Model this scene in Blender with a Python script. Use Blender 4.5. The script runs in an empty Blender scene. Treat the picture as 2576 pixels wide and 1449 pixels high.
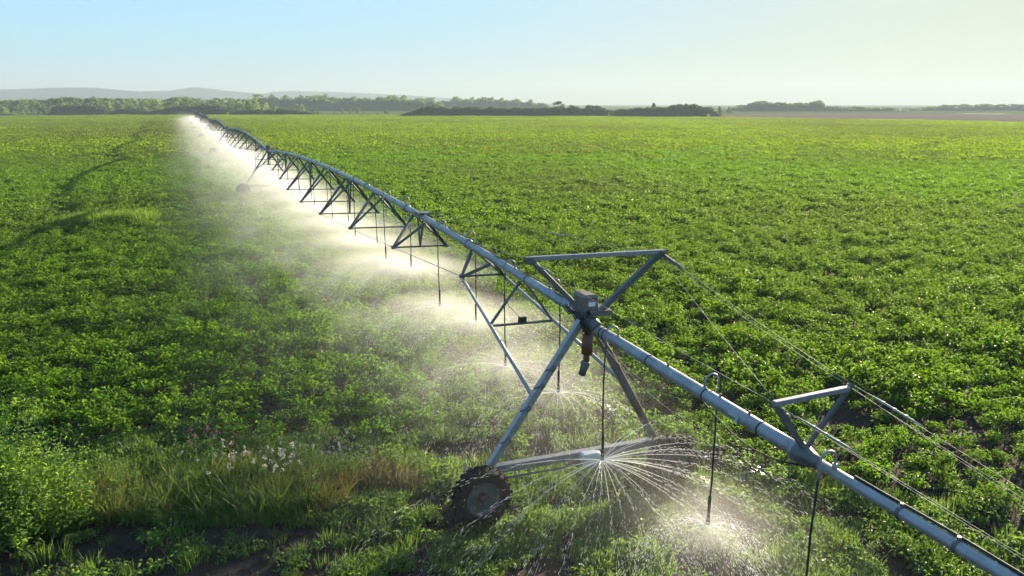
import bpy, bmesh, math, random
import numpy as np
from mathutils import Vector, Matrix, Euler

random.seed(7)
rng = np.random.default_rng(11)
R = math.radians
S = bpy.context.scene
COL = S.collection

# ------------------------------------------------------------------ camera
CAM_H, FPX, YH = 8.245, 1852.8, 260.75          # height, focal length and horizon row at a 2576 px wide picture
PITCH = math.atan((724.5 - YH) / FPX)
cd = bpy.data.cameras.new('camera')
cam = bpy.data.objects.new('camera', cd)
COL.objects.link(cam)
cam.location = (0, 0, CAM_H)
cam.rotation_euler = (R(90) - PITCH, 0, 0)
cd.sensor_width = 36
cd.lens = 36 * FPX / 2576
cd.clip_start, cd.clip_end = 0.1, 30000
S.camera = cam

# ------------------------------------------------------------------ sky, sun, exposure
SUN_AZ, SUN_EL = R(37), R(12.3)
w = bpy.data.worlds.new('World')
S.world = w
w.use_nodes = True
wn, wl = w.node_tree.nodes, w.node_tree.links
bg = wn['Background']
sky = wn.new('ShaderNodeTexSky')
sky.sky_type = 'NISHITA'
sky.sun_disc = False
sky.sun_elevation = SUN_EL
sky.sun_rotation = SUN_AZ
sky.air_density = 0.5
sky.dust_density = 0.8
sky.ozone_density = 3.0
sky.altitude = 200
# a bright hazy evening sky: its glow round the sun is held below white, hue kept


def wmath(op, a, b):
    q = wn.new('ShaderNodeVectorMath'); q.operation = op
    for i, v in enumerate((a, b)):
        if isinstance(v, tuple): q.inputs[i].default_value = v
        else: wl.new(v, q.inputs[i])
    return q.outputs[0]


def soft(col, k, top):                              # top * (1 - exp(-k col / top)), channel by channel
    g = tuple(k / t for t in top)
    ex = wmath('POWER', (1 / math.e,) * 3, wmath('MULTIPLY', col, g))
    return wmath('MULTIPLY', wmath('SUBTRACT', (1, 1, 1), ex), top)


raw = wmath('MULTIPLY', sky.outputs[0], (1.10, 1.24, .98))
per = soft(raw, 6.2, (5.15, 5.25, 5.25))
lum = wn.new('ShaderNodeVectorMath'); lum.operation = 'DOT_PRODUCT'
wl.new(raw, lum.inputs[0]); lum.inputs[1].default_value = (.3, .5, .2)
cmb = wn.new('ShaderNodeCombineXYZ')
for i in range(3): wl.new(lum.outputs[1], cmb.inputs[i])
lsoft = soft(cmb.outputs[0], 6.2, (4.0, 4.0, 4.0))
keep = wmath('MULTIPLY', wmath('DIVIDE', raw, cmb.outputs[0]), lsoft)
mixed = wmath('ADD', wmath('MULTIPLY', per, (.08, .08, .08)), wmath('MULTIPLY', keep, (.92, .92, .92)))
wl.new(mixed, bg.inputs[0])
bg.inputs[1].default_value = 0.05
w.cycles.sampling_method = 'MANUAL'
w.cycles.sample_map_resolution = 512

sd = bpy.data.lights.new('sun', 'SUN')
sd.energy = 5.0
sd.angle = R(0.5)
sd.color = (1.0, 0.83, 0.60)
sun = bpy.data.objects.new('sun', sd)
COL.objects.link(sun)
SUN = Vector((math.sin(SUN_AZ) * math.cos(SUN_EL), math.cos(SUN_AZ) * math.cos(SUN_EL), math.sin(SUN_EL)))
sun.rotation_euler = SUN.to_track_quat('Z', 'Y').to_euler()
sun.location = SUN * 100

S.view_settings.view_transform = 'Standard'
S.view_settings.look = 'None'
S.view_settings.gamma = 1
S.view_settings.exposure = 1.9
S.view_settings.use_curve_mapping = False
cy = S.cycles
cy.use_denoising = True
cy.denoiser = 'OPENIMAGEDENOISE'
cy.denoising_prefilter = 'ACCURATE'
cy.max_bounces = 8
cy.diffuse_bounces = 3
cy.glossy_bounces = 2
cy.transmission_bounces = 4
cy.transparent_max_bounces = 48
cy.volume_bounces = 4
cy.volume_max_steps = 160
cy.use_adaptive_sampling = True
cy.adaptive_threshold = 0.02

# ------------------------------------------------------------------ shared frames
L = 57.0                                          # span length
MX, MY = 1.3773, 14.2277
MAZ = R(-23.98)
U = Vector((math.sin(MAZ), math.cos(MAZ), 0))     # along the pipe, away from the camera
V = Vector((math.cos(MAZ), -math.sin(MAZ), 0))    # across it, to the right
SLOPE, TILT = 0.0022, R(2.26)
zt = Vector((0, 0, 1))
_x = (V * math.cos(TILT) - zt * math.sin(TILT)).normalized()
_y = (U + zt * SLOPE).normalized()
_z = _x.cross(_y).normalized()
_x = _y.cross(_z)
MFRAME = Matrix(((_x.x, _y.x, _z.x, MX), (_x.y, _y.y, _z.y, MY), (_x.z, _y.z, _z.z, 0), (0, 0, 0, 1)))


def ground_z(x, y):
    x = np.asarray(x, float); y = np.asarray(y, float)
    a = (x - MX) * U.x + (y - MY) * U.y
    b = (x - MX) * V.x + (y - MY) * V.y
    z = SLOPE * np.clip(a, -30, 345)
    z = z - math.tan(TILT) * b * np.exp(-(b / 6.0) ** 2) * np.clip(1 - a / 400, 0, 1)
    near = np.exp(-((y - 14) / 40.0) ** 2)
    z = z + near * (0.035 * np.sin(x * 0.9 + 1.3 * np.sin(y * .7)) * np.cos(y * 1.1 + .6 * x) + 0.02 * np.sin(2.3 * x + y * 2.9))
    # wheel ruts of the nearest tower
    for c in (0.0,):
        t = np.exp(-((a + .15) / .28) ** 2) * np.exp(-(b / 30) ** 2)
        z = z - 0.07 * t
    # crop furrows
    return z


def ray(px, py):
    dx, dy = (px - 1288) / FPX, (724.5 - py) / FPX
    return Vector((dx, math.cos(PITCH) + dy * math.sin(PITCH), -math.sin(PITCH) + dy * math.cos(PITCH)))


def at_ground(px, py):
    d = ray(px, py); z = 0.0
    for _ in range(6):
        t = (z - CAM_H) / d.z
        z = float(ground_z(d.x * t, d.y * t))
    return d.x * t, d.y * t, z


def at_depth(px, py, Y):
    d = ray(px, py)
    t = Y / d.y
    return d.x * t, Y, CAM_H + d.z * t


# ------------------------------------------------------------------ naming helpers
def tag(o, label=None, cat=None, group=None, kind=None):
    if label: o['label'] = label
    if cat: o['category'] = cat
    if group: o['group'] = group
    if kind: o['kind'] = kind
    return o


def empty(name, parent=None, loc=(0, 0, 0)):
    o = bpy.data.objects.new(name, None)
    o.empty_display_size = .2
    COL.objects.link(o)
    o.location = loc
    if parent: o.parent = parent
    return o


def link_mesh(name, me, parent=None, loc=(0, 0, 0)):
    o = bpy.data.objects.new(name, me)
    COL.objects.link(o)
    o.location = loc
    if parent: o.parent = parent
    return o


def mesh_np(name, verts, faces, mats, mat_index=None, smooth=False):
    """faces: list of index arrays, each (n,3) or (n,4)"""
    me = bpy.data.meshes.new(name)
    verts = np.asarray(verts, np.float32)
    me.vertices.add(len(verts))
    me.vertices.foreach_set('co', verts.ravel())
    fl = faces if isinstance(faces, list) else [faces]
    loops = np.concatenate([f.ravel() for f in fl]).astype(np.int32)
    tot = np.concatenate([np.full(len(f), f.shape[1]) for f in fl]).astype(np.int32)
    start = np.concatenate([[0], np.cumsum(tot)[:-1]]).astype(np.int32)
    me.loops.add(len(loops)); me.loops.foreach_set('vertex_index', loops)
    me.polygons.add(len(tot))
    me.polygons.foreach_set('loop_start', start); me.polygons.foreach_set('loop_total', tot)
    if mat_index is not None:
        me.polygons.foreach_set('material_index', np.asarray(mat_index, np.int32))
    me.polygons.foreach_set('use_smooth', np.full(len(tot), smooth))
    for m in (mats if isinstance(mats, (list, tuple)) else [mats]):
        me.materials.append(m)
    me.update(); me.validate()
    return me


class MB:
    """collects boxes, bars, tubes and lathes into one mesh"""
    def __init__(self): self.v = []; self.f = []; self.s = []

    def box(self, c, size, rot=None):
        sx, sy, sz = [a / 2 for a in size]; c = Vector(c)
        M = rot if rot is not None else Matrix.Identity(3)
        n = len(self.v)
        for x in (-sx, sx):
            for y in (-sy, sy):
                for z in (-sz, sz):
                    self.v.append(c + M @ Vector((x, y, z)))
        for q in ((0, 1, 3, 2), (4, 6, 7, 5), (0, 4, 5, 1), (2, 3, 7, 6), (0, 2, 6, 4), (1, 5, 7, 3)):
            self.f.append(tuple(n + i for i in q)); self.s.append(False)
        return self

    def bar(self, p, q, wd, ht=None, up=(0, 0, 1)):
        p, q = Vector(p), Vector(q); ht = ht or wd
        y = (q - p); ln = y.length; y.normalize()
        x = y.cross(Vector(up))
        if x.length < 1e-4: x = y.cross(Vector((1, 0, 0)))
        x.normalize(); z = x.cross(y)
        M = Matrix((x, y, z)).transposed()
        return self.box((p + q) / 2, (wd, ln, ht), M)

    def angle(self, p, q, wd, t=.008, up=(0, 0, 1), flip=1):
        """an L section bar"""
        p, q = Vector(p), Vector(q)
        y = (q - p).normalized(); x = y.cross(Vector(up))
        if x.length < 1e-4: x = y.cross(Vector((1, 0, 0)))
        x.normalize(); z = x.cross(y)
        self.bar(p, q, wd, t, up)
        o = x * (flip * (wd / 2 - t / 2)) - z * (wd / 2 + t / 2 - .001)
        self.bar(p + o, q + o, t, wd, up)
        return self

    def tube(self, pts, r, n=8, cap=True):
        pts = [Vector(p) for p in pts]
        rr = r if isinstance(r, (list, tuple)) else [r] * len(pts)
        base = len(self.v); prev = None
        for i, p in enumerate(pts):
            d = (pts[min(i + 1, len(pts) - 1)] - pts[max(i - 1, 0)])
            if d.length < 1e-9: d = Vector((0, 0, 1))
            d.normalize()
            if prev is None:
                x = d.cross(Vector((0, 0, 1)))
                if x.length < 1e-3: x = d.cross(Vector((1, 0, 0)))
            else:
                x = prev - d * prev.dot(d)
            x.normalize(); prev = x; y = d.cross(x)
            for k in range(n):
                a = 2 * math.pi * k / n
                self.v.append(p + (x * math.cos(a) + y * math.sin(a)) * rr[i])
        for i in range(len(pts) - 1):
            for k in range(n):
                a = base + i * n + k; b = base + i * n + (k + 1) % n
                self.f.append((a, b, b + n, a + n)); self.s.append(True)
        if cap:
            self.f.append(tuple(base + k for k in reversed(range(n)))); self.s.append(False)
            e = base + (len(pts) - 1) * n
            self.f.append(tuple(e + k for k in range(n))); self.s.append(False)
        return self

    def lathe(self, prof, n=32, M=None, closed=False):
        """prof: (radius, height along local axis y); axis = local y"""
        base = len(self.v); M = M or Matrix.Identity(4); m = len(prof)
        for k in range(n):
            a = 2 * math.pi * k / n
            for (r, h) in prof:
                self.v.append(M @ Vector((r * math.cos(a), h, r * math.sin(a))))
        for k in range(n):
            k2 = (k + 1) % n
            for i in range(m - 1 + (1 if closed else 0)):
                j = (i + 1) % m
                self.f.append((base + k * m + i, base + k * m + j, base + k2 * m + j, base + k2 * m + i)); self.s.append(True)
        return self

    def mesh(self, name, mat, bevel=0):
        me = bpy.data.meshes.new(name)
        me.from_pydata([tuple(v) for v in self.v], [], self.f)
        me.polygons.foreach_set('use_smooth', self.s)
        me.materials.append(mat)
        bm = bmesh.new(); bm.from_mesh(me)
        bmesh.ops.recalc_face_normals(bm, faces=bm.faces)
        if bevel:
            bmesh.ops.bevel(bm, geom=[e for e in bm.edges if len(e.link_faces) == 2 and e.calc_face_angle(0) > .6], offset=bevel, segments=1, affect='EDGES', clamp_overlap=True)
        bm.to_mesh(me); bm.free()
        return me

    def build(self, name, mat, parent=None, loc=(0, 0, 0), bevel=0):
        return link_mesh(name, self.mesh(name, mat, bevel), parent, loc)


# ------------------------------------------------------------------ materials
def new_mat(name):
    m = bpy.data.materials.new(name); m.use_nodes = True
    n, l = m.node_tree.nodes, m.node_tree.links
    return m, n, l, n['Principled BSDF']


def ramp(n, stops):
    r = n.new('ShaderNodeValToRGB')
    els = r.color_ramp.elements
    while len(els) < len(stops): els.new(0.5)
    for e, (p, c) in zip(els, stops):
        e.position = p; e.color = (*c, 1) if len(c) == 3 else c
    return r


def metal_mat(name, c1, c2, metallic=.6, rough=.45, scale=6, dirt=None, dscale=1.5):
    m, n, l, b = new_mat(name)
    tc = n.new('ShaderNodeTexCoord')
    nz = n.new('ShaderNodeTexNoise'); nz.inputs['Scale'].default_value = scale; nz.inputs['Detail'].default_value = 5
    l.new(tc.outputs['Object'], nz.inputs['Vector'])
    r = ramp(n, [(.3, c1), (.7, c2)])
    l.new(nz.outputs[0], r.inputs[0])
    last = r.outputs[0]
    if dirt:
        n2 = n.new('ShaderNodeTexNoise'); n2.inputs['Scale'].default_value = dscale; n2.inputs['Detail'].default_value = 8; n2.inputs['Roughness'].default_value = .7
        l.new(tc.outputs['Object'], n2.inputs['Vector'])
        r2 = ramp(n, [(.5, (0, 0, 0)), (.68, (1, 1, 1))]); l.new(n2.outputs[0], r2.inputs[0])
        mx = n.new('ShaderNodeMixRGB'); mx.inputs[2].default_value = (*dirt, 1)
        l.new(r2.outputs[0], mx.inputs[0]); l.new(last, mx.inputs[1]); last = mx.outputs[0]
    l.new(last, b.inputs['Base Color'])
    b.inputs['Metallic'].default_value = metallic
    rr = n.new('ShaderNodeMapRange'); rr.inputs[3].default_value = rough - .1; rr.inputs[4].default_value = rough + .15
    l.new(nz.outputs[0], rr.inputs[0]); l.new(rr.outputs[0], b.inputs['Roughness'])
    return m


def leaf_mat(name, lo, hi, trans, tfac=.5, rough=.38, spec=.5, big=None, bigscale=.02):
    """thin leaves: a reflecting face and light coming through from behind; every plant a little different"""
    m, n, l, b = new_mat(name)
    oi = n.new('ShaderNodeObjectInfo')
    geo = n.new('ShaderNodeNewGeometry')
    nz = n.new('ShaderNodeTexNoise'); nz.inputs['Scale'].default_value = 2.2; nz.inputs['Detail'].default_value = 3
    l.new(geo.outputs['Position'], nz.inputs['Vector'])
    ad = n.new('ShaderNodeMath'); ad.operation = 'ADD'
    l.new(oi.outputs['Random'], ad.inputs[0]); l.new(nz.outputs[0], ad.inputs[1])
    ml = n.new('ShaderNodeMath'); ml.operation = 'MULTIPLY'; ml.inputs[1].default_value = .5
    l.new(ad.outputs[0], ml.inputs[0])
    r = ramp(n, [(.22, lo), (.8, hi)]); l.new(ml.outputs[0], r.inputs[0])
    rt = ramp(n, [(.22, [c * .8 for c in trans]), (.8, [min(1, c * 1.15) for c in trans])]); l.new(ml.outputs[0], rt.inputs[0])
    c1, c2 = r.outputs[0], rt.outputs[0]
    if big:
        n2 = n.new('ShaderNodeTexNoise'); n2.inputs['Scale'].default_value = bigscale; n2.inputs['Detail'].default_value = 4
        l.new(geo.outputs['Position'], n2.inputs['Vector'])
        r2 = ramp(n, [(.42, (0, 0, 0)), (.66, (.8, .8, .8))]); l.new(n2.outputs[0], r2.inputs[0])
        for k, cc in enumerate((c1, c2)):
            mx = n.new('ShaderNodeMixRGB'); mx.inputs[2].default_value = (*[v * (1 if k == 0 else 1.8) for v in big], 1)
            l.new(r2.outputs[0], mx.inputs[0]); l.new(cc, mx.inputs[1])
            if k == 0: c1 = mx.outputs[0]
            else: c2 = mx.outputs[0]
    l.new(c1, b.inputs['Base Color'])
    b.inputs['Roughness'].default_value = rough
    b.inputs['Specular IOR Level'].default_value = spec
    t = n.new('ShaderNodeBsdfTranslucent'); l.new(c2, t.inputs[0])
    mix = n.new('ShaderNodeMixShader'); mix.inputs[0].default_value = tfac
    l.new(b.outputs[0], mix.inputs[1]); l.new(t.outputs[0], mix.inputs[2])
    l.new(mix.outputs[0], n['Material Output'].inputs[0])
    return m


M = {}
M['steel'] = metal_mat('galvanised_steel', (.22, .225, .235), (.31, .315, .325), .45, .42, 9, (.30, .29, .28))
M['beam'] = metal_mat('dull_beam_steel', (.13, .135, .14), (.19, .195, .20), .45, .5, 7, (.11, .10, .09), 2)
M['pipe'] = metal_mat('galvanised_pipe', (.235, .24, .25), (.35, .355, .365), .45, .46, 5, (.20, .185, .17), 1.7)
M['dark_steel'] = metal_mat('weathered_steel', (.085, .085, .086), (.13, .13, .13), .35, .5, 8, (.14, .11, .09))
M['rust_steel'] = metal_mat('rusty_leg_steel', (.16, .12, .10), (.22, .17, .14), .3, .6, 7, (.12, .06, .035))
M['box'] = metal_mat('brown_box_paint', (.15, .10, .08), (.19, .13, .105), 0, .5, 12, (.12, .08, .06), 4)
M['valve'] = metal_mat('rust_red_valve', (.095, .035, .025), (.15, .06, .045), .1, .55, 14, (.10, .05, .04), 5)
M['rubber'] = metal_mat('tyre_rubber', (.007, .0068, .0066), (.014, .013, .0125), 0, .85, 20, (.024, .017, .013), 4)
M['rubber'].node_tree.nodes['Principled BSDF'].inputs['Specular IOR Level'].default_value = .2
M['rim'] = metal_mat('grey_rim', (.055, .058, .056), (.088, .092, .088), .2, .55, 8, (.06, .045, .035), 3)
M['hub'] = metal_mat('red_hub', (.09, .014, .01), (.12, .02, .014), 0, .5, 8)
M['hose'] = metal_mat('black_hose', (.010, .010, .011), (.02, .02, .02), 0, .75, 10)
M['cable'] = metal_mat('steel_cable', (.24, .24, .23), (.32, .32, .31), .3, .6, 6)
M['white'] = metal_mat('white_paint', (.36, .37, .38), (.44, .44, .44), 0, .4, 8)
M['bark'] = metal_mat('bark', (.07, .055, .04), (.14, .11, .085), 0, .9, 9)


def water_mat():
    m, n, l, b = new_mat('broken_water')
    b.inputs['Base Color'].default_value = (.9, .92, .93, 1)
    b.inputs['Roughness'].default_value = .12
    t = n.new('ShaderNodeBsdfTranslucent'); t.inputs[0].default_value = (.92, .93, .92, 1)
    tr = n.new('ShaderNodeBsdfTransparent')
    mix = n.new('ShaderNodeMixShader'); mix.inputs[0].default_value = .65
    l.new(b.outputs[0], mix.inputs[1]); l.new(t.outputs[0], mix.inputs[2])
    m2 = n.new('ShaderNodeMixShader'); m2.inputs[0].default_value = .8
    l.new(tr.outputs[0], m2.inputs[1]); l.new(mix.outputs[0], m2.inputs[2])
    l.new(m2.outputs[0], n['Material Output'].inputs[0])
    return m


M['water'] = water_mat()
CROP_BIG = (.085, .10, .016)
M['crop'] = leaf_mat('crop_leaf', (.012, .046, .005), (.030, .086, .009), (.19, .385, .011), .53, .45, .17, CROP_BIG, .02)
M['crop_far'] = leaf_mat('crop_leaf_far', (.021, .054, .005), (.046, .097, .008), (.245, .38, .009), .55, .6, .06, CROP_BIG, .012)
M['weed'] = leaf_mat('weed_leaf', (.028, .068, .012), (.06, .125, .024), (.20, .36, .03), .5, .45, .4)
M['grass'] = leaf_mat('grass_blade', (.032, .066, .014), (.07, .125, .024), (.20, .33, .04), .5, .5, .35)
M['dry'] = leaf_mat('dry_grass_blade', (.075, .085, .022), (.13, .14, .036), (.27, .31, .055), .5, .6, .25)
M['rusty'] = leaf_mat('rusty_grass_blade', (.08, .065, .022), (.12, .10, .034), (.23, .20, .05), .45, .6, .25)
M['bush'] = leaf_mat('bush_leaf', (.035, .085, .018), (.07, .15, .03), (.30, .50, .045), .58, .45, .3)
M['island'] = leaf_mat('pale_grass_blade', (.06, .11, .02), (.10, .17, .03), (.25, .39, .035), .55, .5, .2)
M['fluff'] = leaf_mat('seed_fluff', (.26, .255, .22), (.36, .35, .31), (.4, .39, .33), .5, .8, .1)
M['purple'] = leaf_mat('thistle_flower', (.12, .06, .09), (.18, .09, .13), (.2, .1, .14), .4, .8, .1)
M['tree_dark'] = leaf_mat('tree_leaf_dark', (.022, .048, .012), (.042, .085, .02), (.12, .22, .03), .4, .6, .3)
M['tree_mid'] = leaf_mat('tree_leaf_mid', (.036, .075, .015), (.068, .125, .025), (.20, .33, .04), .45, .6, .3)
M['tree_pale'] = leaf_mat('tree_leaf_pale', (.075, .125, .025), (.13, .19, .04), (.36, .48, .07), .45, .6, .3)
M['hedge'] = leaf_mat('thicket_leaf', (.017, .030, .012), (.032, .052, .018), (.08, .12, .025), .35, .7, .2)


def soil_mat():
    m, n, l, b = new_mat('damp_soil')
    geo = n.new('ShaderNodeNewGeometry')
    def noise(sc, det=6, ro=.6):
        z = n.new('ShaderNodeTexNoise'); z.inputs['Scale'].default_value = sc; z.inputs['Detail'].default_value = det; z.inputs['Roughness'].default_value = ro
        l.new(geo.outputs['Position'], z.inputs['Vector']); return z
    a = noise(1.1); c = noise(14, 8, .7); wet = noise(.55, 5, .6)
    r = ramp(n, [(.3, (.016, .011, .008)), (.55, (.034, .022, .015)), (.75, (.062, .039, .027))])
    mx = n.new('ShaderNodeMath'); mx.operation = 'MULTIPLY_ADD'; mx.inputs[1].default_value = .5
    l.new(c.outputs[0], mx.inputs[0])
    hl = n.new('ShaderNodeMath'); hl.operation = 'MULTIPLY'; hl.inputs[1].default_value = .5
    l.new(a.outputs[0], hl.inputs[0]); l.new(hl.outputs[0], mx.inputs[2])
    l.new(mx.outputs[0], r.inputs[0])
    # low green ground cover under the crop, further out
    ln = n.new('ShaderNodeVectorMath'); ln.operation = 'LENGTH'; l.new(geo.outputs['Position'], ln.inputs[0])
    mr = n.new('ShaderNodeMapRange'); mr.inputs[1].default_value = 60; mr.inputs[2].default_value = 260; mr.inputs[4].default_value = .75
    l.new(ln.outputs[1], mr.inputs[0])
    g = ramp(n, [(.35, (.045, .095, .018)), (.65, (.085, .14, .025))]); l.new(a.outputs[0], g.inputs[0])
    m1 = n.new('ShaderNodeMixRGB'); l.new(mr.outputs[0], m1.inputs[0]); l.new(r.outputs[0], m1.inputs[1]); l.new(g.outputs[0], m1.inputs[2])
    l.new(m1.outputs[0], b.inputs['Base Color'])
    wr = ramp(n, [(.52, (.95, .95, .95)), (.70, (.7, .7, .7))]); l.new(wet.outputs[0], wr.inputs[0])
    l.new(wr.outputs[0], b.inputs['Roughness'])
    b.inputs['Specular IOR Level'].default_value = .18
    bp = n.new('ShaderNodeBump'); bp.inputs['Strength'].default_value = .7; bp.inputs['Distance'].default_value = .08
    l.new(mx.outputs[0], bp.inputs['Height']); l.new(bp.outputs[0], b.inputs['Normal'])
    return m


def flat_field_mat(name, c1, c2, c3, sc=.05, rough=.9):
    m, n, l, b = new_mat(name)
    geo = n.new('ShaderNodeNewGeometry')
    mp = n.new('ShaderNodeMapping'); mp.inputs['Scale'].default_value = (.25, 1, 1)
    l.new(geo.outputs['Position'], mp.inputs['Vector'])
    z = n.new('ShaderNodeTexNoise'); z.inputs['Scale'].default_value = sc; z.inputs['Detail'].default_value = 8; z.inputs['Roughness'].default_value = .65
    l.new(mp.outputs[0], z.inputs['Vector'])
    r = ramp(n, [(.3, c1), (.5, c2), (.7, c3)]); l.new(z.outputs[0], r.inputs[0])
    df = n.new('ShaderNodeBsdfDiffuse'); l.new(r.outputs[0], df.inputs[0]); l.new(df.outputs[0], n['Material Output'].inputs[0])
    n.remove(b)
    return m


M['soil'] = soil_mat()
M['meadow'] = flat_field_mat('meadow_grass', (.06, .10, .03), (.11, .15, .045), (.17, .18, .07))
M['stubble'] = flat_field_mat('stubble', (.17, .13, .10), (.20, .155, .12), (.23, .185, .14))
M['straw'] = flat_field_mat('straw_margin', (.17, .15, .085), (.22, .19, .115), (.26, .23, .15))
M['hill'] = flat_field_mat('wooded_hill', (.03, .05, .03), (.045, .065, .035), (.07, .085, .045), .004)

# ------------------------------------------------------------------ ground, fields, pond, hills
def spaced(lo, hi, fine_lo, fine_hi, fine, grow=1.16):
    mid = list(np.arange(fine_lo, fine_hi, fine))
    up = [fine_hi]; st = fine
    while up[-1] < hi: st *= grow; up.append(up[-1] + st)
    dn = [fine_lo]; st = fine
    while dn[-1] > lo: st *= grow; dn.append(dn[-1] - st)
    return np.array(sorted(set(np.round(dn[1:], 4)) | set(np.round(mid, 4)) | set(np.round(up, 4))))


def sheet(xs, ys, dz=0.0):
    X, Y = np.meshgrid(xs, ys)
    Z = ground_z(X, Y) + dz
    v = np.stack([X, Y, Z], -1).reshape(-1, 3)
    nx, ny = len(xs), len(ys)
    i = (np.arange(ny - 1)[:, None] * nx + np.arange(nx - 1)[None]).ravel()
    return v, np.stack([i, i + 1, i + nx + 1, i + nx], 1)


xs = spaced(-5900, 5900, -16, 18, .16); ys = spaced(-60, 4500, 10.5, 27, .12)
xs, ys = np.clip(xs, -5900, 5900), np.clip(ys, -60, 4500)
xs, ys = np.unique(xs), np.unique(ys)
v, f = sheet(xs, ys)
ground = link_mesh('ground', mesh_np('ground', v, f, M['soil'], smooth=True))
tag(ground, kind='structure')

EDGE_PX = [(-500, 297), (0, 294), (300, 291), (900, 290), (1300, 292.5), (1560, 295), (1800, 296.5), (1932, 298), (2576, 309.5), (3100, 322)]
EDGE = np.array([at_ground(*p)[:2] for p in EDGE_PX])


def edge_y(x, y):
    """depth of the far field edge along the sight line through x, y"""
    az = np.arctan2(x, y)
    ea = np.arctan2(EDGE[:, 0], EDGE[:, 1]); er = np.hypot(EDGE[:, 0], EDGE[:, 1])
    return np.interp(az, ea, er)


def strip(name, near, far, dz, mat, label=None, seg=60):
    """a sheet on the ground between two lines given by image columns -> ground points"""
    n_ = np.array(near); f_ = np.array(far)
    t = np.linspace(0, 1, seg)
    def along(P):
        d = np.concatenate([[0], np.cumsum(np.hypot(*np.diff(P, axis=0).T))]); d /= d[-1]
        return np.stack([np.interp(t, d, P[:, 0]), np.interp(t, d, P[:, 1])], 1)
    A, B = along(n_), along(f_)
    rows = 12; v = []
    for k in range(rows):
        q = A + (B - A) * (k / (rows - 1)); v.append(np.column_stack([q, ground_z(q[:, 0], q[:, 1]) + dz]))
    v = np.concatenate(v)
    i = (np.arange(rows - 1)[:, None] * seg + np.arange(seg - 1)[None]).ravel()
    o = link_mesh(name, mesh_np(name, v, np.stack([i, i + 1, i + seg + 1, i + seg], 1), mat))
    return tag(o, kind='structure')


far_line = [(-5500, 3000), (-2000, 4200), (0, 4400), (2000, 4200), (5500, 3000)]
strip('meadow', EDGE * 1.004, far_line, .05, M['meadow'])
st_px_near = [(1770, 294.2), (1932, 296.6), (2250, 302), (2576, 307.5), (3000, 318)]
st_px_far = [(1780, 290.5), (1932, 288), (2250, 286.8), (2576, 289), (3000, 293)]
P = lambda l: np.array([at_ground(*p)[:2] for p in l])
strip('stubble_field', P(st_px_near), P(st_px_far), .12, M['stubble'])
strip('straw_margin', P([(1700, 296), (1932, 298), (2576, 309.5), (3000, 320)]), P([(1700, 294.6), (1932, 296.3), (2576, 307), (3000, 317)]), .16, M['straw'])
strip('straw_margin', P([(1800, 290.2), (1932, 287.9), (2250, 286.7), (2576, 289), (3000, 293)]), P([(1800, 289), (1932, 287), (2250, 286), (2576, 288), (3000, 292)]), .2, M['straw'])

m, n, l, b = new_mat('pond_water')
b.inputs['Base Color'].default_value = (.05, .07, .08, 1); b.inputs['Roughness'].default_value = .06
pp = P([(978, 290.6), (1013, 290.6)]); pq = P([(984, 288.2), (1010, 288.2)])
v = np.array([[*pp[0], .98], [*pp[1], .98], [*pq[1], .98], [*pq[0], .98]]); mid = v.mean(0)
ring = []
for k in range(28):
    a = 2 * math.pi * k / 28
    ring.append(mid + np.array([math.cos(a) * (pp[1][0] - pp[0][0]) * .62 * (1 + .12 * math.sin(3 * a)), math.sin(a) * (pq[0][1] - pp[0][1]) * .6, 0]))
pond = link_mesh('pond', mesh_np('pond', np.array(ring), np.arange(28)[None], m))
tag(pond, kind='structure')


def ridge(name, prof, depth, thick, seed):
    r_ = np.random.default_rng(seed)
    px = np.arange(prof[0][0], prof[-1][0] + 1, 6.0)
    py = np.interp(px, [p[0] for p in prof], [p[1] for p in prof])
    k = np.ones(9) / 9; py = np.convolve(np.pad(py, 4, 'edge'), k, 'valid')
    py = py + r_.normal(0, .25, len(px))
    cr = np.array([at_depth(a, c, depth) for a, c in zip(px, py)])
    rows = []
    for t, hf in ((-1, 0), (-.75, .25), (-.45, .62), (-.2, .9), (0, 1), (.3, .85), (.7, .4), (1, 0)):
        h = np.maximum(cr[:, 2], 1) * hf * (1 + (r_.normal(0, .03, len(px)) if 0 < hf < 1 else 0))
        rows.append(np.column_stack([cr[:, 0] * (1 + t * thick / depth), cr[:, 1] + t * thick, h - 2]))
    nx = len(px); v = np.concatenate(rows)
    i = (np.arange(len(rows) - 1)[:, None] * nx + np.arange(nx - 1)[None]).ravel()
    o = link_mesh(name, mesh_np(name, v, np.stack([i, i + 1, i + nx + 1, i + nx], 1), M['hill'], smooth=True))
    return tag(o, kind='structure')


ridge('hills', [(-700, 232), (-300, 226), (0, 224), (90, 221), (150, 219), (245, 219), (300, 225), (360, 229), (420, 232), (520, 240), (640, 252), (740, 262)], 2900, 450, 1)
ridge('hills', [(100, 262), (250, 236), (360, 228), (445, 226), (460, 220), (490, 217.5), (530, 221), (560, 226), (650, 234), (750, 243), (850, 253), (950, 262)], 3300, 450, 2)
ridge('hills', [(520, 262), (600, 246), (660, 234), (690, 229), (720, 227.5), (800, 229), (900, 232.5), (1000, 237), (1090, 243), (1200, 250), (1300, 256), (1420, 262)], 3700, 450, 3)
# ------------------------------------------------------------------ centre pivot irrigator (local x = across, y = along the pipe, z = up)
mach = empty('pivot_irrigator')
mach.matrix_world = MFRAME
tag(mach, 'long silver pipe irrigator on wheeled towers crossing the green crop field', 'irrigator')
PH, ARCH = 4.055, .78
NSPAN = 6


def pipe_z(s):                                    # s in spans, 0..1
    return PH + ARCH * 4 * s * (1 - s)


def MP(p):                                        # machine point -> world
    return MFRAME @ Vector(p)


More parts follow.
